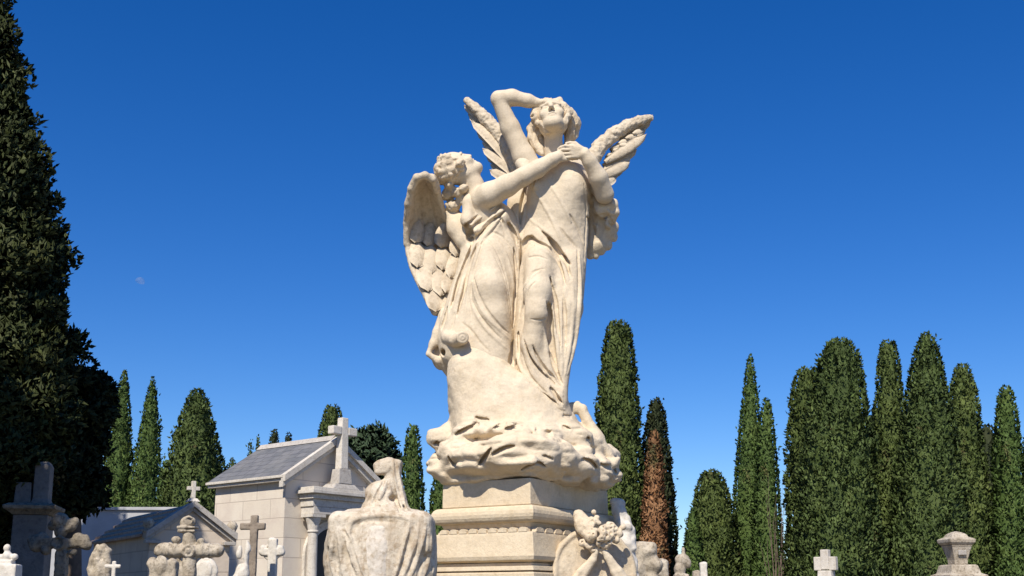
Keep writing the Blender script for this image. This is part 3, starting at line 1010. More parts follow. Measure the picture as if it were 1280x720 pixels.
# raised wings of the standing angel: leading edge and rows of feathers
def raised_wing(edge, tips, roots, nrm, small, parent):
    """edge: leading edge (px,py,d,r px); tips/roots of long feathers; small: covert rows"""
    vs, fs = [], []
    for (a, b, w) in zip(roots, tips, [0.046] * len(tips)):
        blade(vs, fs, P(*a), P(*b), w, nrm, bend=0.05, thick=0.013, sidebend=0.03, round_=0.5)
    for (a, b), (c, e) in zip(list(zip(roots, tips))[:-1], list(zip(roots, tips))[1:]):
        r_ = [(p + q) / 2 for p, q in zip(a, c)]
        t_ = [(p + q) / 2 for p, q in zip(b, e)]
        t_ = [q + (p - q) * 0.93 for p, q in zip(t_, r_)]
        r_[2] += 0.012
        t_[2] += 0.012
        blade(vs, fs, P(*r_), P(*t_), 0.040, nrm, bend=0.05, thick=0.012, sidebend=0.03, round_=0.5)
    for (a, b, w) in small:
        blade(vs, fs, P(*a), P(*b), w, nrm, bend=0.08, thick=0.013, n=6)
    w = wing_part(vs, fs, parent)
    xs = [e[0] for e in edge]
    ys = [e[1] for e in edge]
    ef = box_field(min(xs) - 14, max(xs) + 14, min(ys) - 14, max(ys) + 14, -0.30, 0.65)
    ef.chain([P(*e[:3]) for e in edge], [e[3] * PX * 0.8 for e in edge], 0.02)
    ef.displace(0.007, 40, 50, 2)
    me = ef.mesh('edge')
    # leading edge and feathers are one carved wing: merge into the same mesh
    bm = bmesh.new()
    bm.from_mesh(w.data)
    co = np.empty(len(me.vertices) * 3, np.float32)
    me.vertices.foreach_get('co', co)
    me.vertices.foreach_set('co', (co.reshape(-1, 3) - BASE.astype(np.float32)).ravel())
    bm.from_mesh(me)
    bm.to_mesh(w.data)
    bm.free()
    bpy.data.meshes.remove(me)
    return w


NL = (0.35, -1.0, -0.25)
raised_wing([(583, 125, 0.26, 5), (595, 136, 0.24, 8), (609, 150, 0.22, 10), (623, 166, 0.20, 11), (636, 187, 0.18, 12), (648, 212, 0.16, 14)],
            [(580, 132, 0.32), (585, 143, 0.33), (589, 152, 0.25), (596, 166, 0.30), (603, 186, 0.24), (608, 196, 0.28), (612, 213, 0.22)],
            [(620, 166, 0.30), (630, 184, 0.29), (640, 208, 0.17), (640, 200, 0.25), (648, 224, 0.15), (646, 216, 0.22), (652, 236, 0.14)],
            NL,
            [((628 - i * 6, 180 - i * 8.0, 0.24), (616 - i * 5.0, 178 - i * 7.5, 0.25), 0.030) for i in range(4)]
            + [((640 - i * 7, 202 - i * 9, 0.20), (624 - i * 6, 200 - i * 9, 0.20), 0.034) for i in range(4)], fig_b)
NRT = (-0.30, -1.0, -0.2)
raised_wing([(813, 147, 0.28, 5), (800, 151, 0.26, 8), (784, 158, 0.24, 10), (766, 169, 0.22, 11.5), (750, 183, 0.18, 12), (738, 202, 0.14, 14)],
            [(816, 144, 0.32), (814, 151, 0.34), (808, 168, 0.25), (800, 176, 0.30), (796, 187, 0.28), (787, 203, 0.23), (779, 211, 0.26), (770, 221, 0.20), (764, 232, 0.18)],
            [(780, 166, 0.30), (770, 174, 0.30), (756, 203, 0.18), (758, 198, 0.25), (754, 208, 0.22), (748, 222, 0.15), (748, 222, 0.20), (746, 232, 0.14), (742, 238, 0.14)],
            NRT,
            [((764 + i * 9, 186 - i * 6.0, 0.22), (776 + i * 9, 184 - i * 6.5, 0.23), 0.028) for i in range(4)]
            + [((758 + i * 8, 194 - i * 6.0, 0.20), (770 + i * 8, 198 - i * 7, 0.21), 0.030) for i in range(3)], fig_b)

# ---- rocky cloud base
rk = box_field(515, 800, 415, 622, -0.80, 0.85, 0.0085)
TH = math.radians(32)
EL, ER = np.array([-math.cos(TH), math.sin(TH), 0]), np.array([math.sin(TH), math.cos(TH), 0])
RP = np.array([EL, ER, [0, 0, 1]])
CN = at(663, 615, 7.5)                          # near corner of the top block
WL = solve(CN, EL, 553, 615)
WR = solve(CN, ER, 760, 622)
PC = CN + EL * WL / 2 + ER * WR / 2              # centre of the pedestal
zt = at(663, 597, 7.5)[2]
slab_c = np.array([PC[0], PC[1], zt + 0.075])
for q_, zo in ((0.015, 0.035), (0.05, 0.075), (0.085, 0.115)):
    rk.box(slab_c + np.array([0, 0, zo - 0.071]), (WL / 2 + q_, WR / 2 + q_, 0.04), 0.03, RP, 0.03)
rr = random.Random(5)
lobes = [(560, 549, -0.05, 25, 15), (554, 578, -0.02, 19, 14), (575, 566, -0.28, 28, 20), (606, 572, -0.42, 34, 22), (640, 566, -0.52, 36, 24), (668, 568, -0.50, 34, 24), (600, 540, -0.30, 30, 12),
         (640, 540, -0.36, 34, 12), (690, 572, -0.40, 30, 24), (715, 580, -0.25, 30, 22), (742, 588, -0.10, 26, 18), (760, 594, 0.05, 16, 14), (712, 548, -0.18, 28, 20), (735, 560, -0.05, 22, 22), (672, 545, -0.30, 30, 14), (560, 588, -0.22, 20, 13)]
for x, y, d, rx, rz in lobes:
    rk.ell(P(x, y, d), (rx * PX, rx * PX * 0.8, rz * PX), 0.045)
for i in range(16):                             # lobes round the back
    a = PI * (0.02 + 0.96 * i / 15)
    q = np.array([PC[0], PC[1], zt + 0.12]) + RP[0] * math.cos(a + 1.05) * (WL / 2) + RP[1] * math.sin(a + 0.55) * (WR / 2)
    rk.ell(q + np.array([0, 0, rr.uniform(-.02, .14)]), (0.17, 0.15, 0.12), 0.04)
rk.displace(0.010, 7, 71, 2)
rk.ripple(0.034, 5.0, 72, (1, 1, 2.4))
rk.loft(secs([
    (452, 572, 630, -0.02, 34), (470, 565, 655, -0.03, 42), (485, 562, 682, -0.03, 47), (502, 562, 704, -0.03, 50),
    (520, 564, 716, -0.02, 54), (540, 558, 730, 0.0, 62), (560, 552, 745, 0.02, 70)]), 0.05)
rk.chain([P(584, 440, -0.10), P(590, 470, -0.13), P(602, 520, -0.16)], [0.135, 0.165, 0.20], 0.06)
rk.chain([P(592, 448, -0.13), P(616, 468, -0.15), P(645, 492, -0.17), P(690, 528, -0.16)], [0.11, 0.115, 0.125, 0.10], 0.06)
rk.chain([P(716, 508, -0.02), P(727, 512, -0.02), P(745, 545, -0.04), P(766, 578, -0.02)], [0.035, 0.03, 0.04, 0.035], 0.04)
rk.displace(0.006, 13, 75, 2)
for ln, r in (([(544, 556), (552, 552), (563, 551)], 0.030), ([(568, 546), (576, 541), (588, 536), (600, 531)], 0.028), ([(593, 522), (602, 524), (611, 526)], 0.018), ([(618, 535), (625, 533), (631, 530)], 0.02),
              ([(632, 538), (642, 537), (656, 533)], 0.026), ([(600, 582), (606, 573), (613, 562)], 0.026), ([(615, 570), (626, 564), (642, 559)], 0.026), ([(560, 571), (566, 578), (573, 585)], 0.018),
              ([(672, 540), (682, 543), (691, 543)], 0.026), ([(697, 551), (708, 550), (718, 546), (722, 543)], 0.030), ([(733, 547), (738, 549)], 0.018), ([(705, 535), (712, 536)], 0.016),
              ([(728, 574), (738, 578), (746, 586)], 0.022), ([(680, 571), (690, 574)], 0.016), ([(752, 582), (762, 586), (770, 592)], 0.026), ([(704, 520), (714, 522)], 0.02), ([(545, 566), (560, 566)], 0.016),
              ([(650, 590), (668, 578), (682, 584)], 0.02), ([(585, 560), (590, 552), (600, 548)], 0.014)):
    rk.fold([(x_ + rr.uniform(-1.5, 1.5), y_ + rr.uniform(-1, 1)) for x_, y_ in ln], r * 0.72, k=0.008, off=0.3 * r, y_lo=6.0, deep=3)
# two broken stubs of the carved ground
rk.chain([P(719, 512, -0.02), P(722, 504, -0.03)], [0.028, 0.018], 0.02)
rk.chain([P(752, 578, -0.08), P(766, 580, -0.05), P(773, 573, -0.03)], [0.035, 0.028, 0.014], 0.02)
fpart('rock_base', rk, M['rock'], statue, BASE)

# ------------------------------------------------------------------ pedestal under the angels
ped = thing('pedestal', 'cream moulded stone pedestal carrying the angel statue', 'pedestal', (PC[0], PC[1], 0), math.atan2(-EL[1], -EL[0]))
# local x runs along -EL, local y along ER
hx, hy = WL / 2, WR / 2
Zp = lambda py: at(663, py, 7.5)[2]
B().rect_stack(hx, hy, [(Zp(630), 0.0), (Zp(597), -0.002)]).build('top_block', M['pedestal'], ped, 0.006)
ro = []
for i in range(9):
    a = -PI / 2 + PI * i / 8
    ro.append(((Zp(630) + Zp(652)) / 2 - 0.003 + (Zp(630) - Zp(652)) / 2 * 0.98 * math.sin(a), 0.012 + 0.045 * math.cos(a) * 1.0))
B().rect_stack(hx, hy, ro).build('roll_moulding', M['pedestal'], ped, 0.0, False)
B().rect_stack(hx, hy, [(Zp(664.4), -0.012), (Zp(658), -0.012), (Zp(652.5), 0.004)]).build('cavetto', M['pedestal'], ped)
fr = B()
fr.rect_stack(hx, hy, [(Zp(703), 0.0), (Zp(700), 0.055), (Zp(695), 0.062), (Zp(682), 0.050), (Zp(668), 0.040), (Zp(664.6), 0.036)])
fr.build('frieze', M['pedestal'], ped, 0.006)
eg = B()
nE = 9
for i in range(nE):
    for sgn, (h0, ax) in ((1, (hx, 0)), (-1, (hx, 0)), (1, (hy, 1)), (-1, (hy, 1))):
        if ax == 1 and i > 11:
            continue
        t = -h0 + (i + 0.5) * 2 * h0 / nE
        w = h0 / nE * 0.86
        off = (hy if ax == 0 else hx) + 0.021
        prof = []
        for kk in range(7):
            a = PI * kk / 6
            prof.append((t - w * math.cos(a), Zp(664.5) + (Zp(658.5) - Zp(664.5)) * math.sin(a) ** 0.7))
        if ax == 0:
            eg.prism(prof, 'y', sgn * off - 0.018, sgn * off + 0.018)
        else:
            eg.prism(prof, 'x', sgn * off - 0.018, sgn * off + 0.018)
eg.build('egg_moulding', M['pedestal'], ped)
B().rect_stack(hx, hy, [(Zp(707), 0.02), (Zp(703.3), 0.018)]).build('fillet', M['pedestal'], ped)
B().rect_stack(hx, hy, [(Zp(713), 0.055), (Zp(707.3), 0.05)]).build('lower_fillet', M['pedestal'], ped, 0.004)
B().rect_stack(hx, hy, [(0.55, 0.06), (Zp(716), 0.06), (Zp(713.3), 0.02)]).build('die', M['pedestal'], ped, 0.006)
B().rect_stack(hx, hy, [(0.0, 0.34), (0.25, 0.34), (0.252, 0.20), (0.5, 0.20), (0.548, 0.10)]).build('plinth', M['pedestal'], ped, 0.006)
#==ENV==
# ------------------------------------------------------------------ ground
gm = B()
gm.box(-1500, 1500, -400, 4000, -1.0, 0.0)
tag(gm.build('ground', M['ground']), kind='structure')


# ------------------------------------------------------------------ trees
def sprigs(pts, outv, length, width, up, rng):
    """small crossed leaf sprays at pts pointing outward and up"""
    n = len(pts)
    d = outv * 0.55 + np.array([0, 0, up]) + rng.normal(0, 0.55, (n, 3))
    d /= np.linalg.norm(d, axis=1)[:, None]
    a = np.cross(d, rng.normal(0, 1, (n, 3)))
    a /= np.linalg.norm(a, axis=1)[:, None] + 1e-9
    b = np.cross(d, a)
    L = (length * rng.uniform(0.55, 1.35, n))[:, None]
    W = (width * rng.uniform(0.6, 1.3, n))[:, None]
    base = pts - d * L * 0.35
    tip = pts + d * L * 0.65
    mid = pts + d * L * rng.uniform(-0.05, 0.2, n)[:, None]
    V = np.stack([base, tip, mid + a * W, mid - a * W, mid + b * W, mid - b * W], 1).reshape(-1, 3)
    o = (np.arange(n) * 6)[:, None]
    Q = np.concatenate([o + np.array([0, 2, 1, 3]), o + np.array([0, 4, 1, 5])])
    # leaf sprays share the roundness of the clump they sit on
    nn = outv + np.array([0, 0, 0.30]) + rng.normal(0, 0.34, (n, 3))
    nn /= np.linalg.norm(nn, axis=1)[:, None]
    q1, q2 = Q[:n], Q[n:]
    g1 = np.cross(V[q1[:, 1]] - V[q1[:, 0]], V[q1[:, 2]] - V[q1[:, 0]])
    g2 = np.cross(V[q2[:, 1]] - V[q2[:, 0]], V[q2[:, 2]] - V[q2[:, 0]])
    f1, f2 = (g1 * nn).sum(1) < 0, (g2 * nn).sum(1) < 0
    q1[f1] = q1[f1][:, ::-1]
    q2[f2] = q2[f2][:, ::-1]
    return V, np.concatenate([q1, q2]), np.repeat(nn, 6, axis=0)


def leaf_mesh(name, V, Q, N, mat, parent):
    me = np_mesh(name, V, Q)
    o = link(name, me, mat, parent, True)
    me.normals_split_custom_set_from_vertices(N.astype(np.float32))
    return o


def prof(kind, t):
    if not isinstance(kind, str):
        return np.minimum(1, 0.80 + 0.8 * t) * np.clip(1 - t, 0, 1) ** kind
    if kind == 'spire':
        return np.minimum(1, 0.72 + 1.6 * t) * np.clip(1 - t, 0, 1) ** 0.55
    if kind == 'column':
        top = np.clip((t - 0.62) / 0.38, 0, 1)
        return np.minimum(1, 0.80 + 0.8 * t) * (1 - 0.16 * t) * np.sqrt(np.clip(1 - top ** 2.4, 0, 1))
    if kind == 'cone':
        return np.minimum(1, 0.75 + 1.2 * t) * np.clip(1 - t, 0, 1) ** 0.50
    if kind == 'bullet':
        return np.minimum(1, 0.78 + 1.0 * t) * np.sqrt(np.clip(1 - np.clip((t - 0.15) / 0.85, 0, 1) ** 1.7, 0, 1))


TREE_N = [0]


def cypress(label, px_top, py_top, px_base, hw, Y, kind, mat, group, dens=46, fine=1.0, lump=0.25, base_z=0.25, name='cypress', world=None):
    TREE_N[0] += 1
    seed = TREE_N[0]
    rng = np.random.default_rng(100 + seed)
    if world is None:
        top = at(px_top, py_top, Y)
        bx = at(px_base, 700, Y)[0]
        R = hw * Y / F
    else:
        bx, Y, H, R = world
        top = np.array([bx, Y, H])
    H = top[2]
    lean = top[0] - bx
    root = thing(name, label, 'tree', (bx, Y, 0), 0, group)
    tk = B()
    tk.tube([(0, 0, 0), (0, 0, H * 0.3), (lean * 0.55, 0, H * 0.55), (lean * 0.85, 0, H * 0.85)], [R * 0.17 + 0.05, R * 0.13 + 0.04, R * 0.08 + 0.03, 0.02], 8)
    tk.build('trunk', M['bark'], root, smooth=True)
    hh = H - base_z
    tt = np.linspace(0, 1, 400)
    area = 2 * PI * np.sum(prof(kind, tt)) / 400 * R * hh
    n = int(min(area * dens * 5.6 / fine ** 2, 75000))
    w = np.cumsum(prof(kind, tt) + 0.06)
    t = np.interp(rng.random(n) * w[-1], w, tt)
    th = rng.random(n) * 2 * PI

    def lumps(th_, t_):
        z = t_ * hh
        x, y = np.cos(th_) * R, np.sin(th_) * R
        return (vnoise(x * 1.5 + 9, y * 1.5 + 9, z * 0.75 + 9, seed) * 0.6 + vnoise(x * 3.4 + 9, y * 3.4 + 9, z * 1.9 + 9, seed + 40) * 0.5
                + vnoise(x * 6 + 9, y * 6 + 9, z * 4.0 + 9, seed + 90) * 0.55)

    lm = lumps(th, t)
    r = R * prof(kind, t) * (1 + lump * lm) * (0.84 + 0.19 * rng.random(n) ** 0.6) + 0.02
    ax = lean * t
    pts = np.stack([np.cos(th) * r + ax, np.sin(th) * r, base_z + t * hh], 1)
    e_ = 0.05
    gth = (lumps(th + e_ / R, t) - lumps(th - e_ / R, t)) / (2 * e_) * lump * R
    gz = (lumps(th, t + e_ / hh) - lumps(th, t - e_ / hh)) / (2 * e_) * lump * R
    out = np.stack([np.cos(th) + gth * np.sin(th), np.sin(th) - gth * np.cos(th), -gz], 1)
    out /= np.linalg.norm(out, axis=1)[:, None]
    # ragged upright tufts that break the outline
    nt2 = int(area * 2.2 / fine ** 2)
    tc_ = np.interp(rng.random(nt2) * w[-1], w, tt) * 0.955
    ac_ = rng.random(nt2) * 2 * PI
    rc_ = R * prof(kind, tc_) * (1 + lump * lumps(ac_, tc_)) * 0.98
    cc = np.stack([np.cos(ac_) * rc_ + lean * tc_, np.sin(ac_) * rc_, base_z + tc_ * hh], 1)
    m_ = 16
    off = rng.normal(0, 1, (nt2, m_, 3)) * np.array([0.055, 0.055, 0.12]) * (rng.uniform(0.6, 1.5, nt2))[:, None, None] * fine
    off[:, :, 2] += 0.06
    p2 = (cc[:, None, :] + off).reshape(-1, 3)
    o2 = np.repeat(np.stack([np.cos(ac_), np.sin(ac_), np.zeros(nt2)], 1), m_, axis=0)
    o2 = o2 * 0.7 + off.reshape(-1, 3) * np.array([5, 5, 3])
    o2 /= np.linalg.norm(o2, axis=1)[:, None]
    pts, out = np.concatenate([pts, p2]), np.concatenate([out, o2])
    V1, Q1, N1 = sprigs(pts, out, 0.128 * fine, 0.030 * fine, 0.75, rng)
    nz, na = 70, 26
    T_, A_ = np.meshgrid(np.linspace(0, 0.985, nz), np.arange(na) / na * 2 * PI, indexing='ij')
    lc = lumps(A_, T_)
    rc = R * prof(kind, T_) * (0.84 + lump * 1.0 * lc) - 0.03
    rc = np.maximum(rc, 0.01)
    V2 = np.stack([np.cos(A_) * rc + lean * T_, np.sin(A_) * rc, base_z + T_ * hh], 2).reshape(-1, 3)
    Q2 = [(i * na + j, i * na + (j + 1) % na, (i + 1) * na + (j + 1) % na, (i + 1) * na + j) for i in range(nz - 1) for j in range(na)]
    N2 = np.stack([np.cos(A_), np.sin(A_), np.zeros_like(A_)], 2).reshape(-1, 3)
    leaf_mesh('crown', np.concatenate([V2, V1]), np.concatenate([np.array(Q2), Q1 + len(V2)]), np.concatenate([N2, N1]), M[mat], root)
    return root


def lobed_tree(label, lobes, Y, px_trunk, mat, dens, length, width, group=None, name='tree', up=0.55, limbs=True, sub=0):
    """crown of many uneven leafy masses; lobes (px, py, depth offset m, rx px, rz px)"""
    TREE_N[0] += 1
    seed = TREE_N[0]
    rng = np.random.default_rng(300 + seed)
    bx = at(px_trunk, 700, Y)[0]
    root = thing(name, label, 'tree', (bx, Y, 0), 0, group)
    o = np.array([bx, Y, 0])
    Vs, Qs, Ns, nv = [], [], [], 0
    top = max(at(l[0], l[1], Y)[2] for l in lobes)
    tk = B()
    hi = max(lobes, key=lambda l: -l[1])
    hx_ = at(hi[0], hi[1], Y)[0] - bx
    tk.tube([(0, 0, 0), (hx_ * 0.25, 0, top * 0.3), (hx_ * 0.55, 0.05, top * 0.55), (hx_ * 0.8, 0, top * 0.75)], [0.30, 0.24, 0.15, 0.05], 9)
    for px, py, d, rx, rz in lobes:
        c = at(px, py, Y + d) - o
        s = (Y + d) / F
        ra, rc = rx * s, rz * s
        if limbs and abs(c[0]) > 0.25 and c[2] < top * 0.72:
            z0 = max(0.4, c[2] - abs(c[0]) * 0.5)
            tk.tube([(0, 0, z0), (c[0] * 0.5, c[1] * 0.5, (z0 + c[2]) / 2 - 0.05), tuple(c)], [0.09, 0.06, 0.025], 6)
        n = int(4 * PI * ra * (ra + rc) / 2 * dens)
        v = rng.normal(0, 1, (n, 3))
        v /= np.linalg.norm(v, axis=1)[:, None]
        lm = vnoise(v[:, 0] * 2.2 + 9, v[:, 1] * 2.2 + 9, v[:, 2] * 2.2 + px, seed) * 0.32 + vnoise(v[:, 0] * 5 + 9, v[:, 1] * 5 + 9, v[:, 2] * 5 + px, seed + 5) * 0.22
        rad = (1 + lm) * (0.68 + 0.36 * rng.random(n) ** 0.6)
        pts = c + v * rad[:, None] * np.array([ra, ra, rc])
        if sub:                                # clustered sprays that break up each mass
            nb = max(6, int(sub * 4 * PI * ra * (ra + rc) / 2))
            bd = rng.normal(0, 1, (nb, 3))
            bd /= np.linalg.norm(bd, axis=1)[:, None]
            bc = c + bd * rng.uniform(0.88, 1.12, nb)[:, None] * np.array([ra, ra, rc])
            br = rng.uniform(0.07, 0.17, nb)
            mb = 46
            q = rng.normal(0, 1, (nb, mb, 3))
            q /= np.linalg.norm(q, axis=2)[:, :, None]
            q[:, :, 2] = q[:, :, 2] * 1.0
            pb = (bc[:, None, :] + q * (br[:, None, None]) * np.array([1, 1, 1.25]) * rng.uniform(0.75, 1.1, (nb, mb))[:, :, None]).reshape(-1, 3)
            vb = (q * 0.8 + bd[:, None, :] * 0.6).reshape(-1, 3)
            pts, v = np.concatenate([pts, pb]), np.concatenate([v, vb])
        V, Q, N = sprigs(pts, v, length, width, up, rng)
        Ns.append(N)
        Vs.append(V)
        Qs.append(Q + nv)
        nv += len(V)
        nz, na = 12, 16
        T_, A_ = np.meshgrid(np.linspace(0.02, PI - 0.02, nz), np.arange(na) / na * 2 * PI, indexing='ij')
        u = np.stack([np.sin(T_) * np.cos(A_), np.sin(T_) * np.sin(A_), np.cos(T_)], 2).reshape(-1, 3)
        lc = vnoise(u[:, 0] * 2.2 + 9, u[:, 1] * 2.2 + 9, u[:, 2] * 2.2 + px, seed) * 0.32
        Ns.append(u)
        V = c + u * ((0.70 + lc)[:, None]) * np.array([ra, ra, rc])
        Q = np.array([(i * na + j, i * na + (j + 1) % na, (i + 1) * na + (j + 1) % na, (i + 1) * na + j) for i in range(nz - 1) for j in range(na)])
        Vs.append(V)
        Qs.append(Q + nv)
        nv += len(V)
    tk.build('trunk', M['bark'], root, smooth=True)
    leaf_mesh('crown', np.concatenate(Vs), np.concatenate(Qs), np.concatenate(Ns), M[mat], root)
    return root


GL, GM, GR = 'cypresses on the left behind the tombs', 'cypresses behind the angel statue', 'cypresses on the right side of the cemetery'
# left of the picture
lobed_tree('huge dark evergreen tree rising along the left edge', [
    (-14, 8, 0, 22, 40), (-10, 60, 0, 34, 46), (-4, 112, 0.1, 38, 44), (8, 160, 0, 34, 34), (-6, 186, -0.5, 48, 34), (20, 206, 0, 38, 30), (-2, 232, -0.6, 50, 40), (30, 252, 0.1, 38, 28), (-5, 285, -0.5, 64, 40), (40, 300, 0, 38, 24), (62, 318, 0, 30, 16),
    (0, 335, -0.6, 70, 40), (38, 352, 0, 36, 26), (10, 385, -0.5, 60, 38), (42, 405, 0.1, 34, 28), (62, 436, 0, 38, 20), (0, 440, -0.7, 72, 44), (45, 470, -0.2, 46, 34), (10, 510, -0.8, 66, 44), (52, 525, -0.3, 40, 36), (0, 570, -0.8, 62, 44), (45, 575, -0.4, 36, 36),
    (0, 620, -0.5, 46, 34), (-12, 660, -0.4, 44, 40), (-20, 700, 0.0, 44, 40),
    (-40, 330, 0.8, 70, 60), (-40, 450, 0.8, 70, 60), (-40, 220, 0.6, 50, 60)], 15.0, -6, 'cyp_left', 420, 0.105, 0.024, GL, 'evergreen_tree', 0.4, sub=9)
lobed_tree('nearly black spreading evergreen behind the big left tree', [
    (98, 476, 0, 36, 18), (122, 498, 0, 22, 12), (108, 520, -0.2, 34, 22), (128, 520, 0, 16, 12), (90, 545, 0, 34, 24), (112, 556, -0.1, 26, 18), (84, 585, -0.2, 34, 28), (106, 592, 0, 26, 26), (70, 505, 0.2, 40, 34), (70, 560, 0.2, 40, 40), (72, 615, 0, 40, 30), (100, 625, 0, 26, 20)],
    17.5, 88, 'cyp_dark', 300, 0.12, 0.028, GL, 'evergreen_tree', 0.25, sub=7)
cypress('taller and left one of two slim bright green cypresses near the left edge', 156, 463, 139, 33, 42, 0.68, 'cyp_bright', GL)
cypress('second slim bright green cypress, right of its taller twin on the left', 191, 471, 174, 31, 42, 0.68, 'cyp_bright', GL)
cypress('broad dark cone-shaped cypress left of the slate roofed mausoleum', 247, 486, 245, 60, 33, 0.55, 'cyp_olive', GL, 52, 1.0, 0.22)
cypress('low green cypress half hidden left of the broad cone-shaped one', 209, 575, 207, 16, 39, 'bullet', 'cyp_bright', GL)
cypress('low round evergreen just right of the broad cone-shaped cypress', 291, 572, 289, 12, 50, 'bullet', 'cyp', GL)
cypress('leftmost small cypress top showing over the slate roof', 313, 552, 313, 8, 62, 'spire', 'cyp', 'small cypress tops above the slate roof', 40, 1.3)
cypress('slim small cypress top, second from the left over the slate roof', 323, 543, 323, 8, 62, 'spire', 'cyp', 'small cypress tops above the slate roof', 40, 1.3)
cypress('round-topped cypress, tallest of the small tops over the slate roof', 343, 536, 343, 10, 60, 'column', 'cyp_dark', 'small cypress tops above the slate roof', 40, 1.3)
cypress('forked wide cypress top next to the ridge of the slate roof', 361, 541, 361, 13, 60, 'bullet', 'cyp_dark', 'small cypress tops above the slate roof', 40, 1.3)
# middle
cypress('cypress standing behind the stone cross of the mausoleum', 416, 506, 414, 28, 40, 0.3, 'cyp', GM)
lobed_tree('round-crowned dark green pine between the mausoleum and the statue', [
    (452, 552, 0, 20, 17), (470, 546, 0, 18, 14), (484, 556, 0, 14, 13), (440, 568, 0, 18, 16), (462, 570, -0.4, 26, 20), (488, 574, 0, 14, 12), (474, 592, -0.2, 22, 16), (448, 592, 0, 22, 18), (466, 615, 0, 24, 18)],
    37, 466, 'cyp_blue', 110, 0.22, 0.05, None, 'pine_tree', 0.3)
cypress('narrow pointed cypress just left of the statue rock', 516, 530, 516, 20, 34, 0.4, 'cyp_bright', GM)
cypress('cypress partly hidden behind the left of the pedestal', 550, 585, 548, 18, 38, 'bullet', 'cyp_bright', GM)
cypress('tall green columnar cypress directly right of the statue', 773, 402, 770, 32, 30, 0.24, 'cyp', GM, 60, 0.95)
cypress('green pointed cypress behind the brown dead one', 820, 498, 819, 33, 31, 0.45, 'cyp_dark', GM, 56)
cypress('rusty brown dead cypress right of the statue', 818, 538, 813, 23, 28.8, 0.5, 'cyp_dead', GM, 60, 0.9, 0.2)
# right
cypress('short bushy dark cypress left of the slender spires', 889, 587, 886, 44, 36, 0.4, 'cyp', GR, 50, 1.0, 0.22)
cypress('small light green cypress at the left foot of the bushy one', 866, 634, 866, 14, 35, 'bullet', 'cyp_bright', GR)
cypress('tallest slender spire-shaped cypress on the right side', 938, 443, 932, 29, 37, 0.65, 'cyp_bright', GR, 50, 0.95, 0.10)
cypress('shorter slender spire cypress right beside the tallest spire', 958, 497, 955, 23, 36, 0.5, 'cyp_bright', GR, 50, 0.95, 0.10)
cypress('left shoulder cypress of the thick cluster on the right', 1010, 459, 1011, 37, 31, 0.28, 'cyp', GR, 56, 0.95)
cypress('thick round-topped cypress, widest at the left of the right-hand cluster', 1049, 424, 1042, 58, 29.5, 0.36, 'cyp_olive', GR, 60, 0.95)
cypress('dark round-topped cypress between the two widest on the right', 1110, 425, 1108, 27, 32.5, 0.3, 'cyp', GR, 56, 0.95)
cypress('widest pointed cypress just behind the cream capped stele', 1158, 416, 1152, 56, 29.5, 0.52, 'cyp_olive', GR, 60, 0.95, 0.2)
cypress('leafy dark cypress on the right shoulder of the widest one', 1203, 455, 1203, 34, 31.5, 0.38, 'cyp', GR, 56, 0.95, 0.22)
cypress('slim pointed bright cypress near the right edge', 1257, 482, 1258, 26, 31, 0.4, 'cyp_bright', GR, 56, 0.95)
cypress('last cypress cut off by the right edge', 1292, 530, 1292, 26, 34, 0.4, 'cyp', GR)
cypress('dark cypress in the gap behind the right-hand cluster', 1092, 520, 1092, 22, 38, 'column', 'cyp_dark', GR, 30, 1.3)
cypress('dark cypress in the gap left of the slim one at the right edge', 1232, 530, 1232, 22, 38, 'column', 'cyp_dark', GR, 30, 1.3)
# tall cypresses beside the path, left of the viewer, whose shade falls over the left-hand graves
GS = 'cypresses beside the viewer casting shade on the left graves'
LS = 'tall dark cypress beside the path shading the left-hand graves'
cypress(LS, 0, 0, 0, 0, 0, 'bullet', 'cyp_dark', GS, 30, 1.5, world=(-6.85, 6.0, 10.0, 1.12))
cypress(LS, 0, 0, 0, 0, 0, 'bullet', 'cyp_dark', GS, 30, 1.5, world=(-7.3, 10.5, 7.8, 1.35))
cypress(LS, 0, 0, 0, 0, 0, 'spire', 'cyp_dark', GS, 30, 1.5, world=(-9.9, 12.0, 17.6, 1.9))
cypress(LS, 0, 0, 0, 0, 0, 'bullet', 'cyp_dark', GS, 30, 1.5, world=(-11.6, 20.0, 11.5, 1.7))

# dry bare shrub beside the spires
sx = at(970, 700, 34)
shrub = B()
rs = random.Random(21)
hz = at(968, 585, 34)[2]
for i in range(15):
    x0 = rs.uniform(-.1, .1)
    h = hz * rs.uniform(0.55, 1.0)
    a = rs.uniform(-.42, .42)
    b = rs.uniform(-.3, .3)
    shrub.tube([(x0, 0, 0), (x0 + a * 0.4, b * 0.5, h * 0.55), (x0 + a * 0.8 + rs.uniform(-.08, .08), b, h * 0.82), (x0 + a + rs.uniform(-.1, .1), b, h)], [0.010, 0.007, 0.005, 0.002], 4)
st = thing('bare_shrub', 'thin leafless reddish shrub right of the slender spire cypresses', 'shrub', (sx[0], sx[1], 0))
shrub.build('branches', M['twig'], st)

# ------------------------------------------------------------------ slate-roofed mausoleum
def tomb_frame(px, py, Y, phi):
    C = at(px, py, Y)
    eL = np.array([-math.cos(phi), math.sin(phi), 0])
    eR = np.array([math.sin(phi), math.cos(phi), 0])
    return C, eL, eR, PI / 2 - phi


MY = 24.0
C, eL, eR, rz = tomb_frame(357, 604, MY, math.radians(39))
dep = solve(C, eL, 270, 606)
hw = solve(C, eR, 416, 575)
Wd = 2 * hw
ez = at(357, 597.5, MY)[2]
rzv = at(0, 556, MY + eR[1] * hw)[2]
mau = thing('mausoleum', 'pale ashlar mausoleum with grey slate gable roof and stone cross in front of its pediment', 'mausoleum', (C[0], C[1], 0), rz)
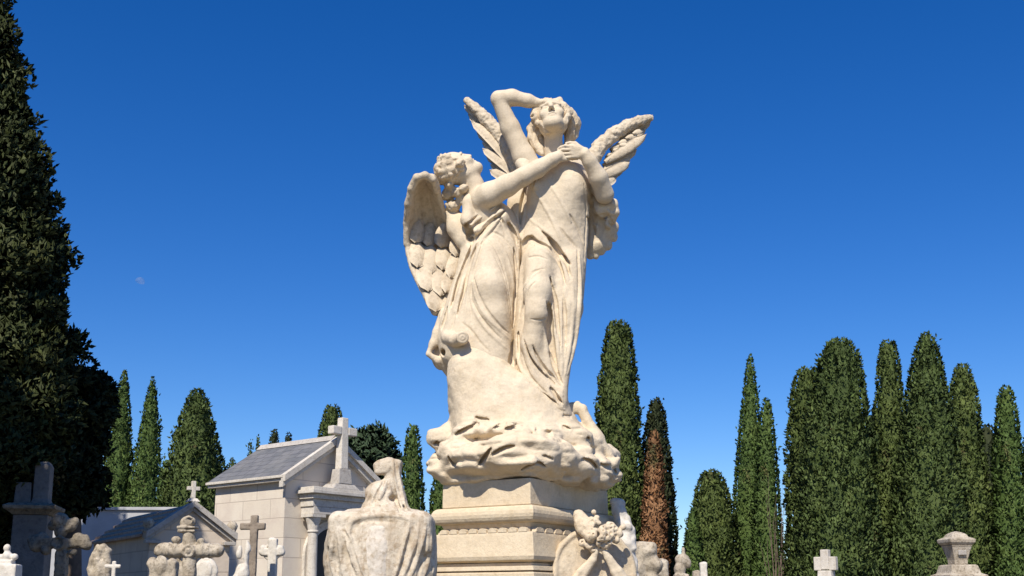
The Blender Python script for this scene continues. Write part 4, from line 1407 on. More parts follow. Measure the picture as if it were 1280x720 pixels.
# local x along the front (0..Wd), local y into depth (0..dep)
B().prism([(0, 0), (Wd, 0), (Wd, ez), (hw, rzv - 0.06), (0, ez)], 'y', 0, dep).build('wall', M['ashlar'], mau)
ov = 0.14
rg = B()
rg.prism([(hw - 0.13, rzv + 0.085), (hw, rzv + 0.153), (hw + 0.13, rzv + 0.085), (hw, rzv + 0.215)], 'y', -0.05, dep + 0.13)
rg.build('ridge_cap', M['greystone'], mau)
sl = (rzv - ez) / hw
rf = B()
for sg in (0, 1):
    x = (lambda v: v) if not sg else (lambda v: Wd - v)
    xe, xr = -ov, hw
    ze, zr = ez - ov * sl + 0.10, rzv + 0.10
    rf.quad_solid([(x(xe), -0.06, ze), (x(xr), -0.06, zr), (x(xr), dep + 0.14, zr), (x(xe), dep + 0.14, ze)],
                  [(x(xe), -0.06, ze + 0.05), (x(xr), -0.06, zr + 0.05), (x(xr), dep + 0.14, zr + 0.05), (x(xe), dep + 0.14, ze + 0.05)])
rf.build('roof', M['slate'], mau)
cn = B()
cn.box(-ov, -0.004, -0.1, dep + 0.12, ez - 0.075, ez - 0.012)
cn.box(-ov - 0.05, -0.004, -0.12, dep + 0.14, ez - 0.009, ez + 0.05)
cn.box(Wd + 0.004, Wd + ov, -0.1, dep + 0.12, ez - 0.075, ez + 0.05)
cn.build('eaves_cornice', M['trim'], mau, 0.01)
rk_ = B()
for sg in (0, 1):
    x = (lambda v: v) if not sg else (lambda v: Wd - v)
    for y0, y1, lo_, hi_ in ((-0.20, -0.062, 0.03, 0.17), (-0.13, -0.004, -0.09, 0.027)):
        a, b = (x(-ov - 0.04), ez - (ov + .04) * sl), (x(hw), rzv)
        rk_.quad_solid([(a[0], y0, a[1] + lo_), (b[0], y0, b[1] + lo_), (b[0], y1, b[1] + lo_), (a[0], y1, a[1] + lo_)],
                       [(a[0], y0, a[1] + hi_), (b[0], y0, b[1] + hi_), (b[0], y1, b[1] + hi_), (a[0], y1, a[1] + hi_)])
rk_.build('rake_cornice', M['trim'], mau)
# doorway porch: two columns carrying an entablature
pz = at(0, 620, MY + 1)[2]
pd = 0.42
lx = solve(C, eR, 377, 640)
rx = Wd - lx
en = B()
en.box(lx - 0.05, rx + 0.05, -pd, -0.003, pz - 0.30, pz - 0.14)
en.box(lx - 0.10, rx + 0.10, -pd - 0.06, -0.003, pz - 0.137, pz - 0.03)
en.box(lx - 0.18, rx + 0.18, -pd - 0.15, -0.003, pz - 0.027, pz + 0.05)
en.box(lx - 0.12, rx + 0.12, -pd - 0.09, -0.003, pz + 0.053, pz + 0.12)
en.box(lx - 0.02, rx + 0.02, -pd, -0.003, pz - 0.46, pz - 0.303)
en.build('entablature', M['trim'], mau, 0.012)
for cx in (lx + 0.13, rx - 0.13):
    q = B()
    q.lathe([(0.17, 0.0), (0.17, 0.12), (0.13, 0.18), (0.125, 1.2), (0.105, pz - 0.86)], 20, cx, -pd + 0.18)
    col = q.build('column', M['trim'], mau, smooth=False)
    q = B()
    q.lathe([(0.105, pz - 0.857), (0.125, pz - 0.84), (0.125, pz - 0.815), (0.11, pz - 0.80), (0.13, pz - 0.68), (0.17, pz - 0.56), (0.175, pz - 0.53)], 20, cx, -pd + 0.18)
    q.box(cx - 0.19, cx + 0.19, -pd - 0.01, -pd + 0.37, pz - 0.527, pz - 0.463)
    q.build('capital', M['trim'], col)
dr = B()
arch = [(hw - 0.62, 0.1), (hw + 0.62, 0.1), (hw + 0.62, pz - 1.35)] + [(hw + 0.62 * math.cos(a), pz - 1.35 + 0.62 * math.sin(a)) for a in np.linspace(0.15, PI - 0.15, 10)] + [(hw - 0.62, pz - 1.35)]
dr.prism(arch, 'y', -0.03, -0.003)
dr.build('door', M['door'], mau)
ar = B()
for a0, a1 in zip(np.linspace(0, PI, 14)[:-1], np.linspace(0, PI, 14)[1:]):
    q0 = [(hw + r * math.cos(a), pz - 1.35 + r * math.sin(a)) for r, a in ((0.64, a0), (0.80, a0), (0.80, a1), (0.64, a1))]
    ar.prism(q0, 'y', -0.09, -0.004)
ar.box(hw - 0.80, hw - 0.64, -0.09, -0.004, 0.1, pz - 1.353)
ar.box(hw + 0.64, hw + 0.80, -0.09, -0.004, 0.1, pz - 1.353)
ar.build('door_arch', M['trim'], mau)
ct = at(0, 524, MY + 1)[2]
cb = at(0, 588, MY + 1)[2]
cr = B()
cy_ = -pd + 0.12
cr.box(hw - 0.40, hw + 0.40, cy_ - 0.20, cy_ + 0.26, pz + 0.123, pz + 0.24, top=(0.12, 0.06))
cr.box(hw - 0.20, hw + 0.20, cy_ - 0.15, cy_ + 0.15, pz + 0.243, cb, top=(0.03, 0.03))
cs = cr.build('cross_base', M['greystone'], mau, 0.015)
q = B()
q.box(hw - 0.11, hw + 0.11, cy_ - 0.10, cy_ + 0.1, cb + 0.003, ct, top=(0.02, 0.015))
za = at(0, 541, MY + 1)[2]
q.box(hw - 0.36, hw - 0.10, cy_ - 0.095, cy_ + 0.095, za - 0.08, za + 0.10)
q.box(hw + 0.10, hw + 0.36, cy_ - 0.095, cy_ + 0.095, za - 0.08, za + 0.10)
q.build('cross', M['white'], mau, 0.02)

# ------------------------------------------------------------------ small gabled tomb
TY = 19.0
C, eL, eR, rz = tomb_frame(187, 668, TY, math.radians(56))
dep = solve(C, eL, 118, 668)
hw = solve(C, eR, 240, 640)
Wd = 2 * hw
ez = at(187, 668, TY)[2]
rzv = at(0, 634, TY + eR[1] * hw)[2]
tb = thing('gabled_tomb', 'small stone tomb with steep tiled gable roof and a tiny cross on top', 'tomb', (C[0], C[1], 0), rz)
B().prism([(0, 0), (Wd, 0), (Wd, ez), (hw, rzv - 0.03), (0, ez)], 'y', 0, dep).build('wall', M['ashlar2'], tb)
sl = (rzv - ez) / hw
rf = B()
nt_ = 5
for sg in (0, 1):
    x = (lambda v: v) if not sg else (lambda v: Wd - v)
    for k in range(nt_):                       # overlapping courses of tiles
        f0, f1 = k / nt_, (k + 1.0) / nt_
        xa, xb = -0.12 + (hw + 0.12) * f0, -0.12 + (hw + 0.12) * f1
        za_, zb_ = ez - 0.12 * sl + (xa + 0.12) * sl + 0.05, ez - 0.12 * sl + (xb + 0.12) * sl + 0.012
        rf.quad_solid([(x(xa), 0.1, za_), (x(xb), 0.1, zb_), (x(xb), dep + 0.1, zb_), (x(xa), dep + 0.1, za_)],
                      [(x(xa), 0.1, za_ + 0.045), (x(xb), 0.1, zb_ + 0.045), (x(xb), dep + 0.1, zb_ + 0.045), (x(xa), dep + 0.1, za_ + 0.045)])
rf.build('roof', M['tile'], tb)
g_ = B()
for sg in (0, 1):
    x = (lambda v: v) if not sg else (lambda v: Wd - v)
    for y0, y1, lo_, hi_ in ((-0.13, 0.097, 0.0, 0.11), (-0.07, -0.004, -0.07, -0.003)):
        a, b = (x(-0.09), ez - 0.09 * sl), (x(hw), rzv)
        g_.quad_solid([(a[0], y0, a[1] + lo_), (b[0], y0, b[1] + lo_), (b[0], y1, b[1] + lo_), (a[0], y1, a[1] + lo_)],
                      [(a[0], y0, a[1] + hi_), (b[0], y0, b[1] + hi_), (b[0], y1, b[1] + hi_), (a[0], y1, a[1] + hi_)])
g_.box(-0.10, 0.15, -0.14, -0.004, ez - 0.15, ez - 0.09)
g_.box(Wd - 0.15, Wd + 0.06, -0.14, -0.004, ez - 0.15, ez - 0.09)
g_.build('gable_cornice', M['greystone'], tb, 0.008)
for xx in (-0.03, Wd + 0.02):
    q = B()
    q.lathe([(0.10, ez + 0.03), (0.10, ez + 0.07), (0.06, ez + 0.09), (0.085, ez + 0.14), (0.10, ez + 0.19), (0.07, ez + 0.25), (0.02, ez + 0.28)], 12, xx, -0.02)
    q.build('finial', M['oldstone'], tb, smooth=True)
q = B()
cz = rzv + 0.09
q.box(hw - 0.10, hw + 0.10, -0.12, 0.1, cz, cz + 0.06, top=(0.04, 0.05))
q.box(hw - 0.034, hw + 0.034, -0.05, 0.03, cz + 0.063, cz + 0.36)
q.box(hw - 0.11, hw - 0.032, -0.045, 0.025, cz + 0.20, cz + 0.265)
q.box(hw + 0.032, hw + 0.11, -0.045, 0.025, cz + 0.20, cz + 0.265)
q.build('cross', M['white'], tb, 0.01)

# plain wall behind, in the shade
a, b = at(62, 640, 27), at(196, 640, 27)
q = B()
q.box(0, b[0] - a[0] + 1.0, 0, 0.35, 0, at(0, 638, 27)[2])
q.box(-0.05, b[0] - a[0] + 1.05, -0.06, 0.41, at(0, 638, 27)[2] + 0.003, at(0, 634, 27)[2])
tag(q.build('cemetery_wall', M['plaster'], None, 0.01), 'plain grey plastered wall behind the left graves in shade', 'wall').location = (a[0], a[1], 0)

# shaded pillar monument at the left edge
Y = 14.0
s = Y / F
pm = thing('pillar_monument', 'shaded grey pillar tomb with projecting cornice at the left edge', 'tomb', (at(38, 700, Y)[0], Y, 0), math.radians(12))
zc = at(0, 636, Y)[2]
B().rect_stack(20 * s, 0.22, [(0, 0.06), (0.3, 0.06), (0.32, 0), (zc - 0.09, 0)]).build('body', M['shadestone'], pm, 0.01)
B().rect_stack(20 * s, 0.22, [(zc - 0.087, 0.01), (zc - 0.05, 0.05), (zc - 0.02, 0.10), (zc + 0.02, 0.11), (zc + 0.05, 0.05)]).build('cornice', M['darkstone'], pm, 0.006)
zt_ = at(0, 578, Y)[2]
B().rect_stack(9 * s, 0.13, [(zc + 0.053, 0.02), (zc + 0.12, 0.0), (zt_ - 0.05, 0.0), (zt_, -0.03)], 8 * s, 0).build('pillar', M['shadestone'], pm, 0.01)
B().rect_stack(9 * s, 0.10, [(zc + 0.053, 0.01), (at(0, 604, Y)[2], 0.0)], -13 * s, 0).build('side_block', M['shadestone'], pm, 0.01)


# ------------------------------------------------------------------ carved grave monuments
def carved(name, label, cat, px, Y, bounds, fn, mat, h=0.010, base=None, group=None, part='carving', rz=0.0, disp=(0.006, 18), base_mat=None):
    """bounds in pixels (x0,x1,y0,y1); fn(field, at-with-fixed-depth, scale)"""
    s = Y / F
    x0, x1, y0, y1 = bounds
    A, Bq = at(x0, y1, Y), at(x1, y0, Y)
    r = max(x1 - x0, 30) * s * 0.6 + 0.1
    f = Field((A[0] - 0.1, Y - r, A[2] - 0.05), (Bq[0] + 0.1, Y + r, Bq[2] + 0.08), h)
    pt = lambda x, y, d=0.0: at(x, y, Y + d) * np.array([1, 1, 1]) if d == 0 else np.array([at(x, y, Y)[0], Y + d, at(x, y, Y)[2]])
    fn(f, pt, s)
    if disp:
        f.displace(disp[0], disp[1], int(px), 2)
    root = thing(name, label, cat, (at(px, 700, Y)[0], Y, 0), 0, group)
    fpart(part, f, mat, root, (root.location.x, root.location.y, 0))
    if base:
        hx_, hy_, ztop = base
        q = B()
        q.rect_stack(hx_ * s, hy_ * s, [(0, 0.10), (0.22, 0.10), (0.223, 0.0), (ztop, -0.01)])
        q.build('base', base_mat or mat, root, 0.012).rotation_euler = (0, 0, rz)
    return root


def dark_cross(f, p, s):
    f.box(p(76, 722), (7 * s, 6 * s, 46 * s), 0.02, None, 0.02)
    f.box(p(76, 679), (22 * s, 5.5 * s, 6.5 * s), 0.03, None, 0.02)
    for c, r in (((46, 681), 9), ((42, 676), 7), ((52, 674), 8), ((104, 677), 9), ((108, 681), 7), ((98, 673), 8), ((75, 651), 10.5), ((66, 657), 7), ((88, 657), 9), ((94, 652), 6), ((76, 664), 9)):
        f.ell(p(*c), (r * s, r * s * 0.75, r * s), 0.025)
    f.torus(p(76, 679, -7 * s), 7 * s, 1.8 * s, (0, 1, 0), 0.01)
    f.ell(p(58, 689, -2 * s), (6 * s, 5 * s, 5 * s), 0.02)
    f.ell(p(92, 690, -2 * s), (6 * s, 5 * s, 5 * s), 0.02)


carved('carved_cross', 'large dark trefoil cross standing in shade at the left', 'cross', 76, 12.0, (32, 118, 636, 770), dark_cross, M['darkstone'], 0.010, (15, 14, at(0, 764, 12)[2]), disp=(0.012, 12))


def small_finial(f, p, s):
    f.ell(p(9, 685), (4.5 * s, 4.5 * s, 5 * s), 0.01)
    f.ell(p(9, 695), (6 * s, 6 * s, 6 * s), 0.015)
    f.ell(p(1, 697), (5 * s, 4 * s, 4.5 * s), 0.01)
    f.ell(p(18, 696), (4.5 * s, 4 * s, 4 * s), 0.01)
    f.box(p(9, 703), (8 * s, 7 * s, 3 * s), 0.01, None, 0.01)
    f.box(p(9, 735), (13 * s, 11 * s, 29 * s), 0.006, None, 0.01)


carved('finial_headstone', 'white headstone topped by a round knobbed finial at the far left edge', 'headstone', 9, 8.0, (-8, 26, 676, 770), small_finial, M['white'], 0.007, (18, 16, at(0, 764, 8)[2]), disp=(0.003, 20))


def winged_stone(f, p, s):
    f.chain([p(122, 745), p(121, 715), p(124, 695), p(129, 684), p(134, 690), p(134, 712), p(131, 730)], [7 * s, 6 * s, 5 * s, 4.5 * s, 5 * s, 5 * s, 5 * s], 0.02)
    f.chain([p(117, 730), p(114, 712), p(117, 698), p(122, 682)], [5 * s, 4.5 * s, 4 * s, 2.5 * s], 0.015)
    f.ell(p(125, 722, -3 * s), (9 * s, 6 * s, 22 * s), 0.02)
    f.chain([p(123, 700, -5 * s), p(125, 712, -5 * s), p(122, 722, -5 * s)], [2.5 * s, 3 * s, 3 * s], 0.008)


carved('winged_headstone', 'pale arched carved headstone with curling wings, left of the gabled tomb', 'headstone', 125, 11.5, (106, 142, 676, 760), winged_stone, M['oldstone'], 0.009, (13, 12, at(0, 756, 11.5)[2]), disp=(0.008, 16))


def latin(x, top, arm_y, arm, w, h, bot):
    def fn(f, p, s):
        f.box(p(x, (top + bot) / 2), (w * s, w * 0.8 * s, (bot - top) / 2 * s), 0.004, None, 0.012)
        f.box(p(x, arm_y), (arm * s, w * 0.75 * s, h * s), 0.004, None, 0.012)
    return fn


carved('small_cross', 'small plain white cross beside the pale winged headstone', 'cross', 141, 10.5, (128, 156, 698, 770), latin(141, 702, 708, 10, 2.6, 2.4, 760), M['white'], 0.006, (8, 8, at(0, 752, 10.5)[2]), disp=(0.002, 20))


def log_cross(f, p, s):
    f.cone(p(236, 740), p(237, 668), 9.5 * s, 8 * s, 0.015)
    f.cone(p(207, 688), p(266, 688), 9.0 * s, 9.0 * s, 0.015)
    for x in (212, 220, 254, 262):
        f.torus(p(x, 688), 8.6 * s, 1.6 * s, (1, 0, 0.0), 0.006)
    for x in (203.5, 270.5):
        f.cone(p(x - 1, 688), p(x + 1, 688), 9.0 * s, 9.0 * s, 0.004)
        f.torus(p(x + (1.0 if x > 240 else -1.0) * 8, 688), 4.5 * s, 1.0 * s, (1, 0, 0), 0.004)
    f.torus(p(238, 689, -8.5 * s), 6.5 * s, 2.2 * s, (0, 1, 0.1), 0.008)
    f.ell(p(238, 689, -8 * s), (4.2 * s, 4 * s, 4.2 * s), 0.008)
    f.box(p(235, 664), (10.5 * s, 9 * s, 1.6 * s), 0.006, None, 0.008)
    f.box(p(235, 659.5), (11.5 * s, 10 * s, 1.6 * s), 0.006, None, 0.008)
    f.ell(p(235, 653), (10 * s, 8 * s, 7.5 * s), 0.01)
    f.torus(p(238, 651, -7 * s), 4.5 * s, 1.4 * s, (0, 1, 0.2), 0.006)
    f.ell(p(221, 675, -4 * s), (6 * s, 5 * s, 4.5 * s), 0.015)
    f.ell(p(252, 677, -4 * s), (5 * s, 4 * s, 4 * s), 0.015)
    f.chain([p(222, 700), p(226, 712), p(228, 730)], [4 * s, 5 * s, 6 * s], 0.02)


carved('log_cross', 'weathered cross carved like logs with ring-marked arms, in front of the gabled tomb', 'cross', 236, 11.0, (190, 284, 640, 770), log_cross, M['oldstone'], 0.009, (14, 13, at(0, 756, 11)[2]), disp=(0.006, 16))


def plaque_stone(f, p, s):
    f.box(p(203, 735), (17 * s, 7 * s, 33 * s), 0.006, None, 0.02)
    f.ell(p(203, 706, -7 * s), (8 * s, 2.5 * s, 11 * s), 0.01)
    f.ell(p(190, 703), (6 * s, 6 * s, 7 * s), 0.02)
    f.ell(p(216, 704), (5 * s, 6 * s, 6 * s), 0.02)


carved('plaque_headstone', 'low lumpy headstone with a worn oval plaque under the left arm of the log cross', 'headstone', 203, 10.4, (182, 224, 694, 775), plaque_stone, M['oldstone'], 0.008, (19, 12, at(0, 766, 10.4)[2]), disp=(0.008, 14))


def oval_stone(f, p, s):
    f.ell(p(257, 716), (15 * s, 5 * s, 19 * s), 0.01)
    f.ell(p(256, 714, -4.5 * s), (10 * s, 2.5 * s, 13 * s), 0.006)
    f.box(p(257, 746), (11 * s, 5 * s, 20 * s), 0.02, None, 0.02)


carved('oval_headstone', 'white oval headstone under the right arm of the log cross', 'headstone', 257, 11.8, (238, 276, 695, 770), oval_stone, M['white'], 0.008, (14, 12, at(0, 764, 11.8)[2]), disp=(0.004, 14))
carved('brown_cross', 'dark brown square-ended cross in front of the mausoleum wall', 'cross', 316, 14.0, (294, 338, 640, 770), latin(316, 645, 658, 15.5, 4.6, 4.2, 760), M['brownstone'], 0.010, (10, 10, at(0, 752, 14)[2]), disp=(0.004, 16), base_mat=M['oldstone'])


def rubble(f, p, s):
    f.ell(p(303, 716), (9 * s, 7 * s, 13 * s), 0.02)
    f.ell(p(308, 700), (4 * s, 5 * s, 26 * s), 0.03)
    f.ell(p(298, 735), (12 * s, 9 * s, 18 * s), 0.03)
    f.ell(p(300, 690), (4 * s, 4 * s, 8 * s), 0.02)


carved('rough_headstone', 'rough pale upright stone at the left foot of the brown cross', 'headstone', 303, 13.6, (288, 318, 672, 765), rubble, M['white'], 0.010, (13, 12, at(0, 752, 13.6)[2]), disp=(0.02, 9))


def white_cross(f, p, s):
    f.box(p(340, 718), (5.5 * s, 5 * s, 44 * s), 0.01, None, 0.02)
    f.box(p(340, 690), (12 * s, 4.5 * s, 4.5 * s), 0.01, None, 0.015)
    for c, r in (((329, 690), 5.5), ((351, 690), 5.5), ((340, 677), 5.5), ((329, 685), 4), ((351, 685), 4)):
        f.ell(p(*c), (r * s, 4.5 * s, r * s), 0.012)
    f.torus(p(340, 690), 9.5 * s, 1.8 * s, (0, 1, 0), 0.01)


carved('white_cross', 'white ringed cross in front of the mausoleum, right of the brown cross', 'cross', 340, 14.6, (320, 360, 666, 770), white_cross, M['white'], 0.010, (10, 10, at(0, 756, 14.6)[2]), disp=(0.004, 16))


# ------------------------------------------------------------------ draped stele in the foreground
DY = 6.3
ds = DY / F


def draped(f, p, s):
    rows_ = [(638, 440, 520, 28), (643, 424, 534, 34), (650, 415, 541, 39), (660, 411, 544, 41), (680, 406, 546, 44), (700, 405, 546, 44), (720, 407, 545, 43), (750, 414, 540, 40), (790, 426, 528, 36), (830, 434, 520, 34), (870, 436, 518, 34)]
    f.loft([(at(0, y, DY)[2], at((l + r) / 2, y, DY)[0], DY, (r - l) / 2 * s, d * s) for y, l, r, d in rows_], 0.02)
    f.box(p(478, 668), (63.5 * s, 38 * s, 27 * s), 0.02, None, 0.055)
    f.ell(p(477, 644), (44 * s, 30 * s, 8 * s), 0.03)


def draped_top(f, p, s):
    draped(f, p, s)
    # heavy swag of cloth round the inner panel
    HX = lambda x, y: f.hit(x, y, 5.4, 7.0)

    def band(line, r, kind='ridge', k=None):
        f.fold(line, r, kind, k, y_lo=5.4)
    band([(446, 720), (440, 700), (436, 675), (438, 655), (450, 647), (475, 645), (500, 646), (514, 651)], 0.0187, k=0.006)
    band([(458, 724), (448, 700), (440, 680), (432, 660)], 0.0163, k=0.006)
    band([(452, 724), (441, 698), (432, 676), (426, 660)], 0.0125, k=0.006)
    band([(430, 724), (427, 700), (424, 675), (421, 658)], 0.0137, k=0.006)
    band([(417, 720), (414, 700), (413, 680)], 0.0125, k=0.006)
    band([(492, 724), (500, 700), (507, 675), (512, 652)], 0.0175, k=0.006)
    band([(502, 724), (512, 700), (520, 675), (524, 654)], 0.0137, k=0.006)
    band([(512, 724), (521, 700), (529, 676), (532, 658)], 0.0150, k=0.006)
    band([(530, 720), (536, 695), (539, 670)], 0.0150, k=0.006)
    for ln, r in (([(453, 724), (444, 700), (438, 680), (430, 664)], 0.010), ([(440, 724), (434, 700), (429, 672)], 0.014), ([(423, 722), (420, 695), (418, 668)], 0.012),
                  ([(497, 724), (505, 700), (513, 672), (518, 655)], 0.014), ([(522, 724), (528, 700), (534, 670)], 0.014), ([(540, 715), (542, 690), (542, 668)], 0.010), ([(410, 700), (410, 680)], 0.010),
                  ([(446, 724), (438, 704), (434, 690)], 0.008), ([(508, 724), (516, 700), (523, 680)], 0.008), ([(443, 662), (450, 654), (470, 651), (500, 653)], 0.007)):
        band(ln, r * 1.2, 'groove', k=0.006)
    # knotted cloth standing on top
    f.ell(p(480, 634), (28 * s, 20 * s, 12 * s), 0.02)
    f.ell(p(476, 617, -2 * s), (20 * s, 15 * s, 16 * s), 0.03)
    f.ell(p(489, 608), (12 * s, 11 * s, 24 * s), 0.02)
    f.box(p(480, 585, -3 * s), (12 * s, 9 * s, 8.5 * s), 0.015, np.array([[.97, 0, .24], [0, 1, 0], [-.24, 0, .97]]), 0.018)
    f.box(p(492, 583), (10 * s, 9 * s, 9 * s), 0.015, np.array([[.98, 0, -.17], [0, 1, 0], [.17, 0, .98]]), 0.015)
    f.box(p(497, 612), (8 * s, 10 * s, 34 * s), 0.02, np.array([[.96, 0, .27], [0, 1, 0], [-.27, 0, .96]]), 0.02)
    f.ell(p(473, 597, -6 * s), (8 * s, 14 * s, 3.6 * s), 0.008, sub=True)
    f.ell(p(494, 624, -10 * s), (7 * s, 8 * s, 4.5 * s), 0.01, sub=True)
    for ln, r in (([(491, 576), (493, 592), (497, 612), (504, 640)], 0.012), ([(496, 578), (499, 598), (503, 618), (510, 644)], 0.010), ([(470, 604), (462, 618), (455, 634)], 0.011),
                  ([(484, 600), (478, 615), (470, 634)], 0.011), ([(478, 602), (470, 616), (462, 634)], 0.008), ([(468, 580), (478, 574), (490, 573)], 0.010)):
        band(ln, r, k=0.006)
    for ln, r in (([(488, 584), (490, 604), (495, 624), (500, 642)], 0.012), ([(494, 577), (496, 594), (500, 614), (507, 640)], 0.008), ([(480, 602), (472, 616), (464, 632)], 0.008),
                  ([(466, 622), (474, 628), (484, 628)], 0.010), ([(487, 606), (482, 618), (476, 634)], 0.010), ([(452, 636), (470, 640), (500, 641)], 0.010)):
        band(ln, r, 'groove', k=0.006)


dst = carved('draped_stele', 'weathered marble stele draped with carved cloth, knotted on top, left of the pedestal', 'monument', 477, DY, (395, 556, 566, 880), draped_top, M['drape'], 0.0055, (56, 48, at(0, 872, DY)[2]), disp=(0.002, 26), part='draped_body')
pn = Field(at(430, 740, DY) + np.array([0, -0.5, 0]), at(520, 640, DY) + np.array([0, 0.3, 0]), 0.006)
pn.loft([(at(0, y, DY)[2], at(476, y, DY)[0], DY, w * ds, d * ds) for y, w, d in ((655, 26, 38), (662, 31, 43), (680, 33, 46.5), (700, 30, 47), (725, 24, 46))], 0.01)
pn.displace(0.003, 22, 3, 2)
fpart('inner_panel', pn, M['panel'], dst, (dst.location.x, dst.location.y, 0))

# ------------------------------------------------------------------ round medallion with bouquet and ribbons
WY = 7.72
ws = WY / F
md = thing('stone_medallion', 'round carved stone medallion with a bouquet and ribbons leaning on the pedestal', 'medallion', (at(742, 700, WY)[0], WY, 0), 0)


def mfield(b, d0, d1, h=0.007):
    A, Bq = at(b[0], b[3], WY), at(b[1], b[2], WY)
    return Field((A[0], WY + d0, A[2]), (Bq[0], WY + d1, Bq[2]), h)


mp_ = lambda x, y, d=0.0: np.array([at(x, y, WY)[0], WY + d, at(x, y, WY)[2]])
nrm = unit((0.30, -1.0, 0.12))
f1 = mfield((670, 830, 640, 800), -0.25, 0.45)
ctr = mp_(742, 716, 0.05)
sidev = unit(np.cross(nrm, (0, 0, 1)))
upv = np.cross(sidev, nrm)
Rm = np.array([sidev, nrm, upv])
f1.ell(ctr, (0.315, 0.075, 0.300), 0.01, Rm)
f1.box(ctr + nrm * 0.09, (0.40, 0.05, 0.40), 0.015, Rm, 0.01, sub=True)
f1.torus(ctr + nrm * 0.03, 0.288, 0.020, nrm, 0.015)
f1.displace(0.006, 12, 7, 2)
mroot = (md.location.x, md.location.y, 0)
fpart('disc', f1, M['medallion'], md, mroot)
f2 = mfield((708, 796, 625, 704), -0.35, 0.25, 0.006)
rs = random.Random(4)
for i in range(58):
    a, b = rs.uniform(0, 2 * PI), rs.random() ** 0.5
    x, y = 747 + 24 * b * math.cos(a), 670 + 18 * b * math.sin(a)
    r = rs.uniform(3.0, 5.5) * ws
    c = mp_(x, y, -0.06 - 0.09 * (1 - b) + 0.0)
    f2.ell(c, (r, r * 0.9, r), 0.010)
    f2.ell(c + np.array([0, -r * 0.8, 0.3 * r]), (r * 0.35, r * 0.5, r * 0.35), 0.004, sub=True)
f2.chain([mp_(724, 645, 0.0), mp_(730, 658, -0.03), mp_(736, 668, -0.05)], [0.045, 0.06, 0.05], 0.02)
for x, y, r in ((741, 641, 3.2), (745, 648, 3.0), (748, 655, 3.4), (738, 650, 3.6), (766, 664, 5), (773, 668, 5), (769, 676, 4.5), (760, 656, 4.2), (778, 660, 4)):
    f2.ell(mp_(x, y, -0.06), (r * ws, r * ws * 0.9, r * ws), 0.008)
f2.displace(0.005, 30, 8, 2)
fpart('bouquet', f2, M['statue_hair'], md, mroot)
for line, wd in (([(746, 686), (740, 700), (728, 715), (716, 735), (706, 756)], 0.042), ([(752, 686), (760, 698), (770, 714), (782, 735), (790, 756)], 0.040)):
    f3 = mfield((690, 810, 675, 770), -0.25, 0.3, 0.006)
    for k, o in ((0, -0.4), (1, 0.4)):
        f3.chain([mp_(x + (i * 1.6) * (1 if k else -1), y, -0.065 + 0.01 * i) for i, (x, y) in enumerate(line)], [0.014 + 0.0055 * i for i in range(len(line))], 0.012)
    f3.chain([mp_(x, y, -0.055 + 0.01 * i) for i, (x, y) in enumerate(line)], [0.012 + 0.004 * i for i in range(len(line))], 0.012)
    f3.displace(0.003, 22, 9, 2)
    fpart('ribbon', f3, M['statue'], md, mroot)
B().rect_stack(0.34, 0.12, [(0, 0.05), (0.3, 0.05), (0.303, 0.0), (at(0, 765, WY)[2], 0.0)], 0, 0.06).build('base', M['pedestal'], md, 0.01)


# ------------------------------------------------------------------ graves right of the pedestal
def broken_fig(f, p, s):
    f.chain([p(782, 745), p(782, 705), p(781, 680), p(776, 655), p(773, 640), p(771, 630)], [18 * s, 16 * s, 12 * s, 9 * s, 8 * s, 6.5 * s], 0.03)
    f.chain([p(768, 628), p(776, 629)], [5 * s, 5 * s], 0.01)
    f.chain([p(783, 650), p(788, 664), p(788, 680)], [6 * s, 6.5 * s, 7 * s], 0.02)
    f.ell(p(782, 658, -8 * s), (8 * s, 5 * s, 6 * s), 0.02)
    f.chain([p(770, 668, -6 * s), p(780, 678, -9 * s), p(790, 686, -8 * s)], [5 * s, 5 * s, 5 * s], 0.015)


carved('broken_statue', 'broken headless white marble figure just behind the right of the pedestal', 'statue', 782, 8.35, (755, 806, 620, 775), broken_fig, M['white'], 0.008, (18, 16, at(0, 766, 8.35)[2]), disp=(0.014, 12))


def rock_stone(f, p, s):
    f.box(p(800, 725), (19 * s, 14 * s, 46 * s), 0.02, None, 0.05)
    for x, y, r in ((790, 690, 12), (806, 688, 13), (812, 706, 12), (796, 715, 14), (785, 705, 9), (812, 730, 12), (792, 740, 14)):
        f.ell(p(x, y, -8 * s), (r * s, 9 * s, r * s), 0.02)


carved('rock_headstone', 'rugged rock-shaped pale headstone right of the medallion', 'headstone', 800, 9.4, (772, 830, 664, 780), rock_stone, M['oldstone'], 0.009, (23, 20, at(0, 772, 9.4)[2]), disp=(0.022, 9))


def narrow_stone(f, p, s):
    f.box(p(829, 735), (6 * s, 6 * s, 34 * s), 0.02, None, 0.03)
    f.ell(p(829, 705), (7 * s, 6 * s, 7 * s), 0.02)


carved('narrow_headstone', 'narrow rough grey headstone right of the rock-shaped one', 'headstone', 829, 12.5, (818, 842, 692, 775), narrow_stone, M['oldstone'], 0.010, (9, 9, at(0, 766, 12.5)[2]), disp=(0.016, 10))


def bust(f, p, s):
    f.ell(p(853, 700), (8.5 * s, 7 * s, 8 * s), 0.02)
    f.ell(p(850, 712), (7 * s, 7 * s, 9 * s), 0.03)
    f.chain([p(854, 694), p(854, 686)], [2.6 * s, 1.8 * s], 0.02)
    f.ell(p(860, 704), (4 * s, 5 * s, 6 * s), 0.02)
    f.box(p(852, 738), (9 * s, 8 * s, 20 * s), 0.01, None, 0.02)


carved('urn_headstone', 'small cream headstone with a pointed lump on top, below the dead cypress', 'headstone', 852, 20.0, (840, 866, 680, 775), bust, M['oldstone'], 0.014, (11, 11, at(0, 764, 20)[2]), disp=(0.014, 9))


